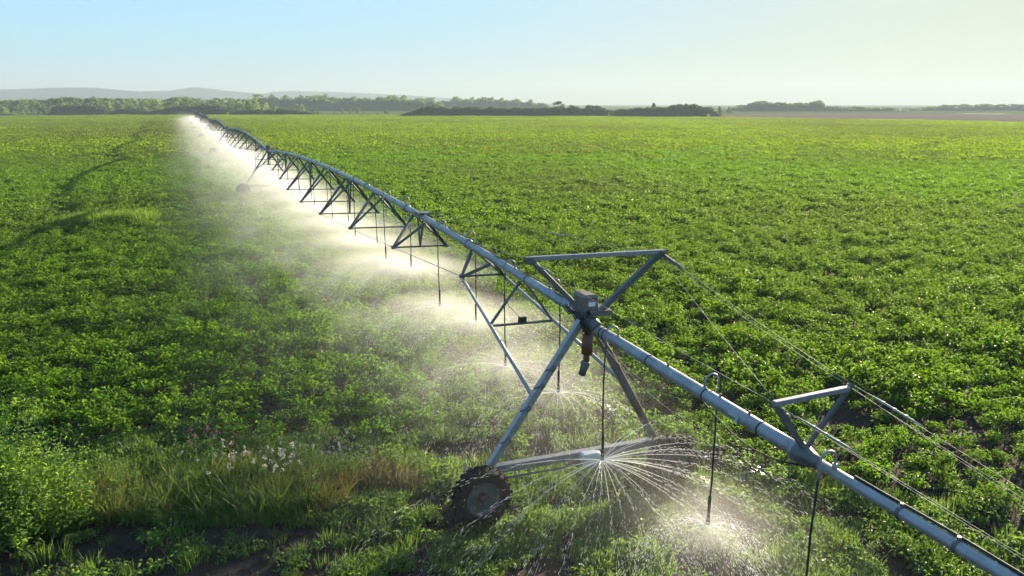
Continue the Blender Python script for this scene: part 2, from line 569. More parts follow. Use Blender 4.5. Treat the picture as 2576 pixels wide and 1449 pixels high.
TR = [(.1, .6, .62), (.2, .95, 1.05), (.3, 1.2, 1.42), (.4, 1.4, 1.7), (.5, 1.45, 1.85), (.6, 1.4, 1.75), (.7, 1.15, 1.55), (.8, .98, 1.25), (.9, .6, .66)]

pts = [(0, L * s, pipe_z(s)) for s in np.linspace(.012, .988, 41)]
pipe_me = MB().tube(pts, .106, 20).mesh('span_pipe', M['pipe'])
pipe_far = MB().tube(pts[::2], .112, 8).mesh('span_pipe', M['pipe'])
collar_me = MB().lathe([(.112, -.05), (.142, -.04), (.142, .04), (.112, .05)], 20).mesh('pipe_collar', M['steel'])
strip_me = MB().lathe([(.106, -.014), (.1115, -.012), (.1115, .012), (.106, .014)], 18).mesh('pipe_band', M['hose'])


def collar(y, z, parent, slope=0, me=None, name='pipe_collar', scale=1):
    o = link_mesh(name, me or collar_me, parent, (0, y, z)); o.rotation_euler = (slope, 0, 0); o.scale = (scale, 1, scale); return o


bar_me, strut_me, full_me = [], [], []
for (s, hw, dr) in TR:
    zp = pipe_z(s); y = L * s; zb = zp - dr
    bar = MB().bar((-hw, 0, -dr), (hw, 0, -dr), .055, .05)
    for sx in (-1, 1): bar.box((sx * hw, 0, -dr), (.09, .16, .09))
    st = []
    dy = .72
    for sx in (-1, 1):
        for sy in (-1, 1):
            dz = pipe_z(s + sy * dy / L) - zp
            st.append(((sx * hw, 0, -dr + .02), (sx * .06, sy * dy, dz - .09)))
    mid = []
    if s in (.2, .4, .6, .8):
        mid = [((0, 0, -dr), (-.03, .2, -.1)), ((0, 0, -dr), (.03, -.2, -.1))]
    # bars are angle iron
    bar_me.append(bar.mesh('truss_frame', M['dark_steel']))
    strut_me.append([MB().angle(p, q, .075, .01).mesh('truss_strut', M['dark_steel']) for p, q in st + mid])
    fm = MB().bar((-hw, 0, -dr), (hw, 0, -dr), .055, .05)
    for p, q in st + mid: fm.bar(p, q, .07, .05)
    full_me.append(fm.mesh('truss_frame', M['dark_steel']))

brace_parts = []                                   # near end of a span: tubes from the first truss to the tower legs
for sx in (-1, 1):
    brace_parts.append(('brace_tube', MB().tube([(sx * .6, L * .1, pipe_z(.1) - .64), (sx * 1.1, .12, 2.46)], .042, 10).mesh('brace_tube', M['steel'])))
by = 3.1; bz = 3.08; bw = .84
bm_ = MB().bar((-bw, by, bz), (bw, by, bz), .06, .05)
for sx in (-1, 1): bm_.bar((sx * bw, by, bz), (sx * .05, by + .05, pipe_z(by / L) - .1), .055, .05)
brace_parts.append(('brace_bar', bm_.mesh('brace_bar', M['dark_steel'])))
brace_far = []
for sx in (-1, 1):
    brace_far.append(('brace_tube', MB().tube([(sx * .6, L * .9, pipe_z(.9) - .68), (sx * 1.1, L - .12, 2.46)], .042, 8).mesh('brace_tube', M['steel'])))
bm_ = MB().bar((-bw, L - by, bz), (bw, L - by, bz), .06, .05)
for sx in (-1, 1): bm_.bar((sx * bw, L - by, bz), (sx * .05, L - by, pipe_z(by / L) - .1), .055, .05)
brace_far.append(('brace_bar', bm_.mesh('brace_bar', M['dark_steel'])))
rod_me = [MB().tube([(sx * .6, L * .1, pipe_z(.1) - .62)] + [(sx * hw, L * s, pipe_z(s) - dr) for s, hw, dr in TR[1:]], .011, 6).mesh('truss_rod', M['steel']) for sx in (-1, 1)]

for i in range(NSPAN):
    off = (0, L * i, 0)
    near = i < 2
    pp_ = link_mesh('span_pipe', pipe_me if near else pipe_far, mach, off)
    if near:
        for k, s in enumerate(np.linspace(.012, .988, 10)):
            sl = math.atan(ARCH * 4 * (1 - 2 * s) / L)
            collar(L * s, pipe_z(s), pp_, sl)
        for s in np.linspace(.05, .95, 9):
            sl = math.atan(ARCH * 4 * (1 - 2 * s) / L)
            collar(L * s, pipe_z(s), pp_, sl, strip_me, 'pipe_band')
    for k, (s, hw, dr) in enumerate(TR):
        o = (0, L * (i + s), pipe_z(s))
        if i < 3:
            fr = link_mesh('truss_frame', bar_me[k], mach, o)
            for me in strut_me[k]: link_mesh('truss_strut', me, fr)
        else:
            link_mesh('truss_frame', full_me[k], mach, o)
    for me in rod_me: link_mesh('truss_rod', me, mach, off)
    for nm, me in brace_parts + brace_far:
        if i == NSPAN - 1 and (nm, me) in brace_far: continue
        link_mesh(nm, me, mach, off)

# wire along the near pipe and the small box on the brace bar
wire = []
for s in np.linspace(.008, .17, 60):
    a = .55 * math.sin(s * 210) + .4
    wire.append((.125 * math.sin(a), L * s, pipe_z(s) + .125 * math.cos(a)))
MB().tube(wire, .014, 6).build('wire', M['hose'], mach)
sb = MB().box((.02, by, bz + .09), (.2, .1, .14)).build('junction_box', M['hose'], mach, bevel=.01)
MB().tube([(-.05, by, bz + .15), (-.2, by + .3, bz + .35), (-.22, by + .7, bz + .6), (-.04, by + 1, pipe_z(by / L) - .1)], .008, 5).build('wire', M['hose'], sb)
MB().box((.02, L * .2 - .15, pipe_z(.2) + .13), (.42, .5, .025)).box((.2, L * .2 - .15, pipe_z(.2) + .09), (.03, .5, .1)).box((-.17, L * .2 - .15, pipe_z(.2) + .09), (.03, .5, .1)).build('anchor_plate', M['dark_steel'], mach)


# towers
def wheel_meshes():
    ro, wd = .615, .30
    prof = [(.34, -.11), (.37, -.145), (.46, -.165), (.535, -.160), (.565, -.13), (.575, -.06), (.578, 0), (.575, .06), (.565, .13), (.535, .160), (.46, .165), (.37, .145), (.34, .11)]
    t = MB().lathe(prof, 48)
    nl = 22
    for k in range(nl):
        for sgn in (-1, 1):
            a = 2 * math.pi * (k + (.5 if sgn > 0 else 0)) / nl
            # slanted lug from the shoulder to the centre line, in three blocks following the tread
            for (h0, h1, r0, da) in ((.005, .075, .594, .0), (.07, .125, .588, .075), (.12, .17, .555, .14)):
                aa = a + da
                c = Vector((math.cos(aa) * r0, sgn * (h0 + h1) / 2, math.sin(aa) * r0))
                rad = Vector((math.cos(aa), 0, math.sin(aa))); tan = Vector((-math.sin(aa), 0, math.cos(aa)))
                ax = Vector((0, 1, 0))
                sl = (ax * sgn + tan * .85).normalized()
                nn = rad.cross(sl).normalized()
                Mx = Matrix((rad, sl, nn)).transposed()
                t.box(c, (.055, (h1 - h0) * 1.5, .05), Mx)
    tyre = t.mesh('tyre', M['rubber'])
    rp = [(.345, -.125), (.36, -.13), (.345, -.10), (.325, -.06), (.30, -.045), (.22, -.05), (.16, -.075), (.11, -.08), (.11, -.06), (.001, -.06)]
    rm = MB().lathe(rp, 36)
    rm.lathe([(.345, .125), (.36, .13), (.345, .10), (.325, .06), (.28, -.02), (.001, -.02)], 36)
    rm.lathe([(.345, -.125), (.33, 0), (.345, .125)], 36)
    rim = rm.mesh('rim', M['rim'])
    hb = MB().lathe([(.001, -.125), (.06, -.125), (.075, -.11), (.078, -.06)], 20)
    for k in range(8):
        a = 2 * math.pi * k / 8
        hb.lathe([(.001, -.10), (.014, -.10), (.014, -.07)], 6, Matrix.Translation((math.cos(a) * .135, 0, math.sin(a) * .135)))
    return tyre, rim, hb.mesh('hub', M['hub'])


TYRE, RIM, HUB = wheel_meshes()
leg_me = {}
for sx in (-1, 1):
    mat = M['steel'] if sx < 0 else M['rust_steel']
    leg_me[sx] = MB().bar((sx * .10, .06, 4.0), (sx * 2.02, .14, 1.0), .15, .13, (0, 1, 0)).mesh('tower_leg', mat, .012)
peg_me = MB().tube([(-.16, 0, .05), (.0, 0, 0), (.09, 0, -.02)], .016, 6).box((0, 0, 0), (.1, .17, .05)).mesh('step_peg', M['dark_steel'])
beam_me = MB().bar((-2.12, .14, .98), (2.12, .14, .98), .16, .17).box((-2.05, .14, .86), (.3, .18, .3)).box((2.05, .14, .86), (.3, .18, .3)).mesh('base_beam', M['beam'], .01)
gear_me = MB().lathe([(.001, -.17), (.15, -.16), (.19, -.10), (.19, .10), (.15, .16), (.001, .17)], 18).tube([(0, .1, 0), (0, -.18, 0)], .07, 10).mesh('wheel_gearbox', M['dark_steel'])
motor_me = MB().box((0, 0, 0), (.36, .2, .2)).tube([(-.2, 0, 0), (.24, 0, 0)], .10, 14).box((0, .02, -.13), (.3, .2, .12)).mesh('drive_motor', M['white'], .02)
shaft_me = MB().tube([(-2.0, .13, .74), (2.0, .13, .74)], .022, 8).mesh('drive_shaft', M['dark_steel'])
box_a = MB().box((0, 0, 0), (.46, .42, .36)).box((0, .30, -.02), (.44, .2, .32)).mesh('control_box', M['box'], .02)


def lid_mesh():
    mb = MB()
    def frus(cy, ln, wd, z0, h, ins):
        v = [(-wd, cy - ln, z0), (wd, cy - ln, z0), (wd, cy + ln, z0), (-wd, cy + ln, z0), (-wd + ins, cy - ln + ins * .6, z0 + h), (wd - ins, cy - ln + ins * .6, z0 + h), (wd - ins, cy + ln, z0 + h), (-wd + ins, cy + ln, z0 + h)]
        n0 = len(mb.v); mb.v += [Vector(q) for q in v]
        for q in ((0, 3, 2, 1), (4, 5, 6, 7), (0, 1, 5, 4), (1, 2, 6, 5), (2, 3, 7, 6), (3, 0, 4, 7)): mb.f.append(tuple(n0 + j for j in q)); mb.s.append(False)
    frus(0, .225, .245, .183, .07, .09)
    frus(.32, .09, .235, .143, .10, .09)
    return mb.mesh('box_lid', M['box'])


lid_me = lid_mesh()
m_, n_, l_, b_ = new_mat('label_paper')
tc_ = n_.new('ShaderNodeTexCoord'); sp_ = n_.new('ShaderNodeSeparateXYZ'); l_.new(tc_.outputs['Generated'], sp_.inputs[0])
wv_ = n_.new('ShaderNodeMath'); wv_.operation = 'MULTIPLY'; wv_.inputs[1].default_value = 44; l_.new(sp_.outputs[2], wv_.inputs[0])
sn_ = n_.new('ShaderNodeMath'); sn_.operation = 'SINE'; l_.new(wv_.outputs[0], sn_.inputs[0])
rp_ = ramp(n_, [(.8, (.78, .78, .75)), (.9, (.42, .42, .40))]); l_.new(sn_.outputs[0], rp_.inputs[0]); l_.new(rp_.outputs[0], b_.inputs['Base Color'])
M['label'] = m_
label_me = MB().box((.02, -.214, .03), (.20, .006, .15)).mesh('label_plate', M['label'])
M['head'] = metal_mat('label_heading', (.25, .06, .05), (.3, .08, .06), 0, .6)
saddle_me = MB().box((.16, 0, .13), (.5, .56, .012)).box((.16, -.27, .08), (.5, .012, .1)).box((.16, .27, .08), (.5, .012, .1)).bar((-.1, -.3, -.1), (-.1, .3, -.1), .05, .1).mesh('saddle_plate', M['dark_steel'])
elbow_me = MB().tube([(0, .75, 4.10), (0, .45, 4.10), (0, .2, 4.08), (0, -.2, 4.0), (0, -.45, 3.95)], [.112, .112, .128, .128, .112], 18).mesh('pipe_coupler', M['dark_steel'])
valve_me = MB().tube([(.02, -.02, 3.98), (.02, -.02, 3.70)], .075, 14).tube([(.02, -.02, 3.72), (.02, -.02, 3.30)], .115, 16).tube([(.02, -.02, 3.32), (.02, -.02, 3.08)], .065, 14).mesh('drain_valve', M['valve'])
boot_me = MB().tube([(.02, -.02, 3.14), (.0, -.02, 3.08), (-.02, -.02, 3.0), (-.07, -.02, 2.84)], [.09, .1, .08, .075], 14).mesh('drain_boot', M['dark_steel'])

for i in range(NSPAN + 1):
    near = i == 0
    y0 = L * i
    for sx in (-1, 1):
        lg = link_mesh('tower_leg', leg_me[sx], mach, (0, y0, 0))
        if near and sx < 0:
            for z in (3.05, 2.25, 1.62, 2.7):
                t = (4.0 - z) / 3.0
                p = link_mesh('step_peg', peg_me, lg, (-.10 - 1.92 * t - .03, .02, z)); p.rotation_euler = (0, R(-30), 0)
        wh = empty('wheel', mach, (sx * 2.27, y0 - .17, .60))
        link_mesh('tyre', TYRE, wh); link_mesh('rim', RIM, wh)
        if i < 3: link_mesh('hub', HUB, wh)
    bb = link_mesh('base_beam', beam_me, mach, (0, y0, 0))
    if i < 3:
        for sx in (-1, 1): link_mesh('wheel_gearbox', gear_me, bb, (sx * 2.24, .12, .62))
        link_mesh('drive_motor', motor_me, bb, (.22, -.06, 1.0)); link_mesh('drive_shaft', shaft_me, bb)
    cb = link_mesh('control_box', box_a, mach, (-.02, y0 + .02, 4.36)); cb.scale = (.76, .76, .78)
    link_mesh('box_lid', lid_me, cb)
    if near:
        lp = link_mesh('label_plate', label_me, cb)
        MB().box((.02, -.2185, .085), (.19, .003, .03)).build('label_heading', M['head'], cb)
    link_mesh('saddle_plate', saddle_me, mach, (0, y0, 4.12))
    link_mesh('pipe_coupler', elbow_me, mach, (0, y0, 0))
    if i < 3:
        vv = link_mesh('drain_valve', valve_me, mach, (0, y0, 0)); link_mesh('drain_boot', boot_me, vv)

# wires bunched at the nearest coupler
wb = MB()
for k in range(6):
    a = k * 1.05
    wb.tube([(-.14 - .03 * math.sin(a), .75 - .1 * k, 4.12), (-.20, .5 - .12 * k, 4.18 + .04 * math.cos(a)), (-.17, .2 - .1 * k, 3.98), (-.10, .05 - .04 * k, 3.72 + .03 * k), (-.02, -.02, 3.8)], .012, 5)
wb.tube([(-.1, .0, 4.25), (-.16, -.1, 4.0), (-.06, -.12, 3.74), (.02, -.1, 3.9)], .014, 5)
wb.build('wire_bundle', M['hose'], mach)

# V frame over the nearest tower
vf = MB().bar((-.08, -.1, 4.12), (-1.36, -.05, 5.32), .09, .08, (0, 1, 0)).mesh('v_frame', M['dark_steel'], .008)
vfo = link_mesh('v_frame', vf, mach)
MB().bar((.14, -.12, 4.16), (1.60, -.08, 5.34), .12, .09, (0, 1, 0)).build('v_frame_arm', M['dark_steel'], vfo, bevel=.008)
MB().bar((-1.40, -.06, 5.34), (1.58, -.08, 5.36), .085, .085).build('v_frame_bar', M['steel'], vfo, bevel=.006)
MB().box((1.62, -.08, 5.33), (.12, .16, .14)).box((-1.40, -.06, 5.31), (.12, .16, .12)).tube([(1.62, -.1, 5.31), (1.60, -.75, 5.18)], .035, 8).build('cable_clamp', M['dark_steel'], vfo)


# overhang beyond the last tower, towards the camera
def oz(y): return 3.94 + .031 * y + .004 * y                 # y negative
REDY = -5.72
opts = [(0, y, oz(y)) for y in np.linspace(-.42, REDY, 10)]
oh = MB().tube(opts, .106, 20).build('overhang_pipe', M['pipe'], mach)
for y in (-.62, -2.22, -3.78, -5.02): collar(y, oz(y), oh, .03, strip_me, 'pipe_band', 1.0)
collar(-.75, oz(-.75), oh, .03, strip_me, 'pipe_band'); collar(-5.70, oz(-5.7), oh, .03, scale=1.05)
MB().tube([(0, -5.72, oz(-5.72)), (0, -5.82, oz(-5.82)), (0, -5.98, oz(-5.98)), (0, -6.1, oz(-6.1))], [.15, .145, .10, .078], 20).build('pipe_reducer', M['dark_steel'], oh)
end_z = lambda y: oz(-6.1) + (y + 6.1) * .030
EY = -15.5
MB().tube([(0, y, end_z(y)) for y in np.linspace(-6.05, EY, 14)], .072, 16).build('end_pipe', M['pipe'], oh)
for y in (-8.0, -7.3, -9.6): MB().tube([(.0, y, end_z(y) + .07), (.0, y, end_z(y) + .12)], .022, 8).lathe([(.078, -.02), (.088, -.018), (.088, .018), (.078, .02)], 14, Matrix.Translation((0, y, end_z(y)))).build('pipe_outlet', M['dark_steel'], oh)
for y in (-2.75, -4.1, -4.75): MB().tube([(.0, y, oz(y) + .10), (.0, y, oz(y) + .16)], .02, 8).build('pipe_outlet', M['dark_steel'], oh)
MB().box((-.115, -4.55, oz(-4.55) + .02), (.012, .22, .05)).box((-.115, -4.62, oz(-4.62) - .04), (.014, .05, .07)).build('outlet_plate', M['white'], oh)
wp = [(.05 + .012 * math.sin(y * 3), y, end_z(y) + .082) for y in np.linspace(-6.6, EY, 26)]
MB().tube(wp, .020, 6).build('wire', M['hose'], oh)
for dx, sag, y1 in ((-.05, .42, -5.9), (.06, .30, -3.7)):
    q = []
    for t in np.linspace(0, 1, 14):
        y = -.5 + (y1 + .5) * t; q.append((dx - .1 * math.sin(math.pi * t), y, oz(y) - .11 - sag * math.sin(math.pi * t) ** .8))
    MB().tube(q, .008, 5).build('wire', M['hose'], oh)
q = [(.0, y, oz(y) - .12 - .25 * abs(math.sin((y + 3.7) * 1.4)) * (1 if y < -3.6 else 0)) for y in np.linspace(-3.7, -5.9, 14)]
MB().tube(q, .010, 5).build('wire', M['hose'], oh)

SY = -5.82
sv = MB().bar((-.04, SY, 3.86), (-.64, SY - .02, 4.53), .07, .05, (0, 1, 0)).build('small_v_frame', M['dark_steel'], mach)
MB().bar((.05, SY, 3.86), (.68, SY - .02, 4.66), .05, .045, (0, 1, 0)).build('v_frame_arm', M['dark_steel'], sv)
MB().bar((-.66, SY - .02, 4.55), (.62, SY - .02, 4.60), .075, .07).build('v_frame_bar', M['steel'], sv, bevel=.006)
VL, VR = (-1.40, -.08, 5.32), (1.62, -.12, 5.33)
SL, SR = (-.66, SY, 4.56), (.68, SY, 4.66)


def cable(name, p, q, sag=.03, r=.0032, turn=None):
    pts_ = []
    p, q = Vector(p), Vector(q)
    for t in np.linspace(0, 1, 9):
        c = p.lerp(q, t); c.z -= sag * 4 * t * (1 - t); pts_.append(c)
    o = MB().tube(pts_, r, 6).build(name, M['cable'], mach)
    if turn:                                       # turnbuckle and clamps
        a, b2 = p.lerp(q, turn), p.lerp(q, turn + .09)
        tb = MB().tube([a, a.lerp(b2, .2), a.lerp(b2, .8), b2], [.006, .014, .014, .006], 8)
        for t in (.3, .5, .7): tb.box(a.lerp(b2, t), (.026, .04, .034))
        tb.build('turnbuckle', M['cable'], o)
    return o


cable('cable', VL, SL, .05, .0034, .06); cable('cable', VR, SR, .05, .0034, .08); cable('cable', (VR[0] - .05, VR[1], VR[2] - .04), (SR[0] - .04, SR[1], SR[2] - .03), .07, .003)
cable('cable', (VR[0] - .02, VR[1], VR[2] - .1), (SL[0] + .08, SL[1], SL[2] - .02), .04, .003)
cable('cable', (SL[0] + .08, SL[1], SL[2] - .02), (.05, SY - .2, oz(SY) + .1), .0, .0034, .2)
yA = L * .2 - .15
cable('cable', VL, (-.18, yA, pipe_z(.2) + .12), .10, .0034); cable('cable', VR, (.2, yA, pipe_z(.2) + .12), .14, .0034); cable('cable', (VR[0], VR[1], VR[2] + .03), (.2, yA, pipe_z(.2) + .13), .02, .003, .28)
cable('cable', (.5, -.1, 4.4), (.06, 4.6, pipe_z(.08) - .16), .05, .003)
ez_ = end_z(EY) + .1
cable('cable', SL, (-.06, EY, ez_), .04, .0024, .04); cable('cable', (SL[0] + .05, SL[1], SL[2] - .04), (-.05, EY + .6, ez_ + .02), .06, .002)
cable('cable', SR, (.06, EY, ez_), .04, .0024, .03); cable('cable', (SR[0] - .04, SR[1], SR[2] - .04), (.05, EY + .6, ez_ + .02), .06, .002)
cable('cable', (SR[0], SR[1], SR[2] - .05), (.3, -10.5, end_z(-10.5) + .35), .02, .0018)

# ------------------------------------------------------------------ drop sprinklers hanging from the pipe
NEAR_LAB = {
    -.111: 'black drop hose with metal gooseneck on the thin end pipe, running out of frame',
    -.0655: 'black drop hose beyond the thick overhang pipe, nozzle bursting in white spray near ground',
    -.0205: 'drop hose just in front of the brown control box tower, nozzle throwing long jets',
    .0300: 'drop hose behind the tower leg, nozzle throwing a green tinted fan of jets',
    .0630: 'drop hose between the brace tubes, long black hose reaching bright mist below junction box',
    .1225: 'drop hose at the first small truss frame, hanging through its cross bar',
    .1535: 'drop hose in front of the pipe just before the first truss frame, over open crop',
    .2395: 'drop hose beside the second truss frame from the near tower, with a wide flat spray',
    .2690: 'drop hose in front of the pipe between second and third truss frames from near tower',
}
HO = [(-.111, -1), (-.0655, 1), (-.0205, -1), (.03, 1), (.063, -1), (.1225, 1), (.1535, -1), (.2395, 1), (.269, -1), (.333, 1), (.3635, -1), (.436, 1)]
k = 1
while .3635 + .098 * k < NSPAN - .03:
    HO.append((.3635 + .098 * k, -1)); HO.append((.436 + .098 * k, 1)); k += 1
NOZ = []                                            # nozzle points in world space, with s


def local_pipe_z(s):
    if s < 0:
        y = s * L
        return oz(y) if y > -6.1 else end_z(y)
    return pipe_z(s - math.floor(s))


goose_me = {}
for sx in (-1, 1):
    g = [(0, 0, .05), (0, 0, .20)]
    for a in np.linspace(0, math.pi, 9): g.append((sx * (.13 - .13 * math.cos(a)), 0, .20 + .12 * math.sin(a)))
    g += [(sx * .26, 0, .05), (sx * .26, 0, -.06)]
    goose_me[sx] = MB().tube(g, .017, 8).tube([(0, 0, .03), (0, 0, .13)], .034, 8).mesh('gooseneck', M['steel'])
HLEN = 2.28
hose_far_me = {sx: MB().tube([(0, 0, .05), (0, 0, .24), (sx * .06, 0, .32), (sx * .2, 0, .32), (sx * .26, 0, .2), (sx * .26, 0, -HLEN)], .017, 5).tube([(sx * .26, 0, -HLEN + .1), (sx * .26, 0, -HLEN - .16)], .03, 6).mesh('drop_sprinkler', M['hose']) for sx in (-1, 1)}
nozzle_mb = MB().tube([(0, 0, .10), (0, 0, .02)], [.022, .03], 10).tube([(0, 0, 0), (0, 0, -.05)], [.034, .034], 10)
for a in (0, 2.1, 4.2): nozzle_mb.tube([(.03 * math.cos(a), .03 * math.sin(a), -.04), (.03 * math.cos(a), .03 * math.sin(a), -.11)], .005, 5)
nozzle_mb.lathe([(.001, -.115), (.036, -.115), (.038, -.125), (.001, -.13)], 12, Matrix.Rotation(math.pi / 2, 4, 'X') @ Matrix.Scale(1, 4)) if False else nozzle_mb.tube([(0, 0, -.105), (0, 0, -.122)], .037, 12)
nozzle_me = nozzle_mb.mesh('nozzle', M['hose'])
weight_me = MB().tube([(0, 0, .42), (0, 0, .40), (0, 0, .12), (0, 0, .10)], [.018, .028, .028, .018], 10).mesh('hose_weight', M['hose'])
ROTZ = -MAZ
for (s, sx) in HO:
    wp_ = MP((0, L * s, local_pipe_z(s)))
    near = s < .30
    swing = rng.normal(0, .006)
    if near:
        t = empty('drop_sprinkler', None, wp_); t.rotation_euler = (0, 0, ROTZ)
        link_mesh('gooseneck', goose_me[sx], t)
        hl = HLEN - .02
        hx = sx * .26
        MB().tube([(hx, 0, -.03), (hx + .02 * sx, .01, -hl * .35), (hx + .015 * sx, .0, -hl * .7), (hx, 0, -hl + .3), (hx, 0, -hl + .05)], .016, 8).build('hose', M['hose'], t)
        link_mesh('hose_weight', weight_me, t, (hx, 0, -hl)); link_mesh('nozzle', nozzle_me, t, (hx, 0, -hl))
        lab = NEAR_LAB[s]
        tag(t, lab, 'drop sprinkler', 'drop sprinklers hanging from the irrigator pipe')
    else:
        t = link_mesh('drop_sprinkler', hose_far_me[sx], None, wp_); t.rotation_euler = (swing, swing, ROTZ)
        sp_i = int(math.floor(s))
        lab = ['thin black drop hose hanging into white mist under the nearest pipe span',
               'thin black drop hose under the second pipe span from the camera, over bright mist',
               'tiny drop hose under the far pipe spans, half lost in white mist'][min(sp_i, 2)]
        tag(t, lab, 'drop sprinkler', ['drop sprinklers under the nearest span', 'drop sprinklers under the second span', 'drop sprinklers under the far spans'][min(sp_i, 2)])
    NOZ.append((s, wp_ + V * (sx * .26) - zt * (HLEN + .10)))

# ------------------------------------------------------------------ water
def jets_mesh(o, n, speed, elev, seed, frag=.2, rad=.006, drops=500, az0=0, azw=2 * math.pi, reach=1.0):
    """streams leaving a plate nozzle at o: solid threads that break into short drops, on ballistic paths"""
    r_ = np.random.default_rng(seed)
    mb = MB(); dv = []; df = []
    for k in range(n):
        az = az0 + azw * (k + r_.uniform(-.38, .38)) / n
        el = R(elev) + r_.normal(0, .045); sp = speed * r_.uniform(.72, 1.1)
        vx, vy, vz = math.cos(az) * math.cos(el) * sp, math.sin(az) * math.cos(el) * sp, math.sin(el) * sp
        pos = lambda t: Vector((o.x + vx * t * (1 - .18 * t), o.y + vy * t * (1 - .18 * t), o.z + vz * t - 4.9 * t * t))
        T = (vz + math.sqrt(vz * vz + 2 * 9.8 * max(.1, o.z - .25))) / 9.8 * reach
        tb = T * frag * r_.uniform(.8, 1.15)
        mb.tube([pos(t) for t in np.linspace(.005, tb, 9)], [rad * (1 - .45 * q / 8) for q in range(9)], 4, False)
        # fragments further out
        t = tb
        while t < T:
            dt = r_.uniform(.004, .012)
            spread = .008 + .10 * (t - tb) / T
            j = Vector(r_.normal(0, spread, 3))
            p, q = pos(t) + j, pos(t + dt) + j
            mb.tube([p, q], rad * r_.uniform(.3, .7) * (1 - .5 * t / T), 3, False)
            t += r_.uniform(.002, .007)
    for k in range(drops):
        az = r_.uniform(az0, az0 + azw); el = R(elev) + r_.normal(0, .12); sp = speed * r_.uniform(.35, 1.15)
        vx, vy, vz = math.cos(az) * math.cos(el) * sp, math.sin(az) * math.cos(el) * sp, math.sin(el) * sp
        T = (vz + math.sqrt(vz * vz + 2 * 9.8 * max(.1, o.z - .2))) / 9.8
        t = T * math.sqrt(r_.uniform(.02, 1)); dt = r_.uniform(.005, .012)
        j = Vector(r_.normal(0, .12, 3))
        pos = lambda t: Vector((o.x + vx * t * (1 - .18 * t), o.y + vy * t * (1 - .18 * t), o.z + vz * t - 4.9 * t * t)) + j
        mb.tube([pos(t), pos(t + dt)], rad * r_.uniform(.2, .42), 3, False)
    return mb.mesh('water_spray', M['water'])


SPRAYS = [
    (-.111, 16, 3.6, 8, 120, 'water falling from the end pipe nozzle below the picture edge'),
    (-.0655, 40, 2.7, 18, 450, 'white starburst of spray at the nozzle right of the near wheel'),
    (-.0205, 34, 8.2, 8, 500, 'long thin jets fanning out beside the near tower wheel'),
    (.03, 22, 5.0, 11, 350, 'fan of thin jets behind the silver tower leg'),
    (.063, 30, 5.6, 8, 500, 'hazy spray under the small junction box bar'),
    (.1225, 30, 5.6, 8, 400, 'hazy flat spray below the first truss frame'),
    (.1535, 30, 5.6, 8, 400, 'hazy flat spray under the hose left of the first truss frame'),
    (.2395, 26, 5.6, 8, 300, 'flat bright spray under the second truss frame from near tower'),
    (.269, 26, 5.6, 8, 300, 'flat bright spray between second and third truss frames from near tower'),
]
nz_ = {s: p for s, p in NOZ}
for i, (s, n_j, sp, el, dr, lab) in enumerate(SPRAYS):
    fine = s > .05
    arc = (-2.75, 4.0) if s == -.0205 else (0, 2 * math.pi)
    me = jets_mesh(nz_[s], n_j, sp, el, 100 + i, .12 if s < -.04 else (.30 if not fine else .16), .0056 if not fine else .005, dr, arc[0], arc[1])
    tag(link_mesh('water_spray', me), lab, 'water spray', 'sprays of water from the near nozzles')

# drifting drops caught by the sun around the overhang and the near end of the first span
r_ = np.random.default_rng(5)
mb = MB()
for k in range(4200):
    a = r_.uniform(-11.5, 10); b_ = r_.normal(-.2, 2.6)
    p = MP((b_, a, 0)); z = r_.uniform(.15, 2.3) ** 1.0
    p.z = z
    if p.y < 4: continue
    ln = r_.uniform(.02, .055)
    d = Vector((r_.normal(-.45, .25), r_.normal(0, .2), -1)).normalized() * ln
    mb.tube([p, p + d], r_.uniform(.0007, .0015), 3, False)
tag(link_mesh('falling_drops', mb.mesh('falling_drops', M['water'])), 'sunlit falling drops in the air around the near end of the pipe', 'water drops', kind='stuff')


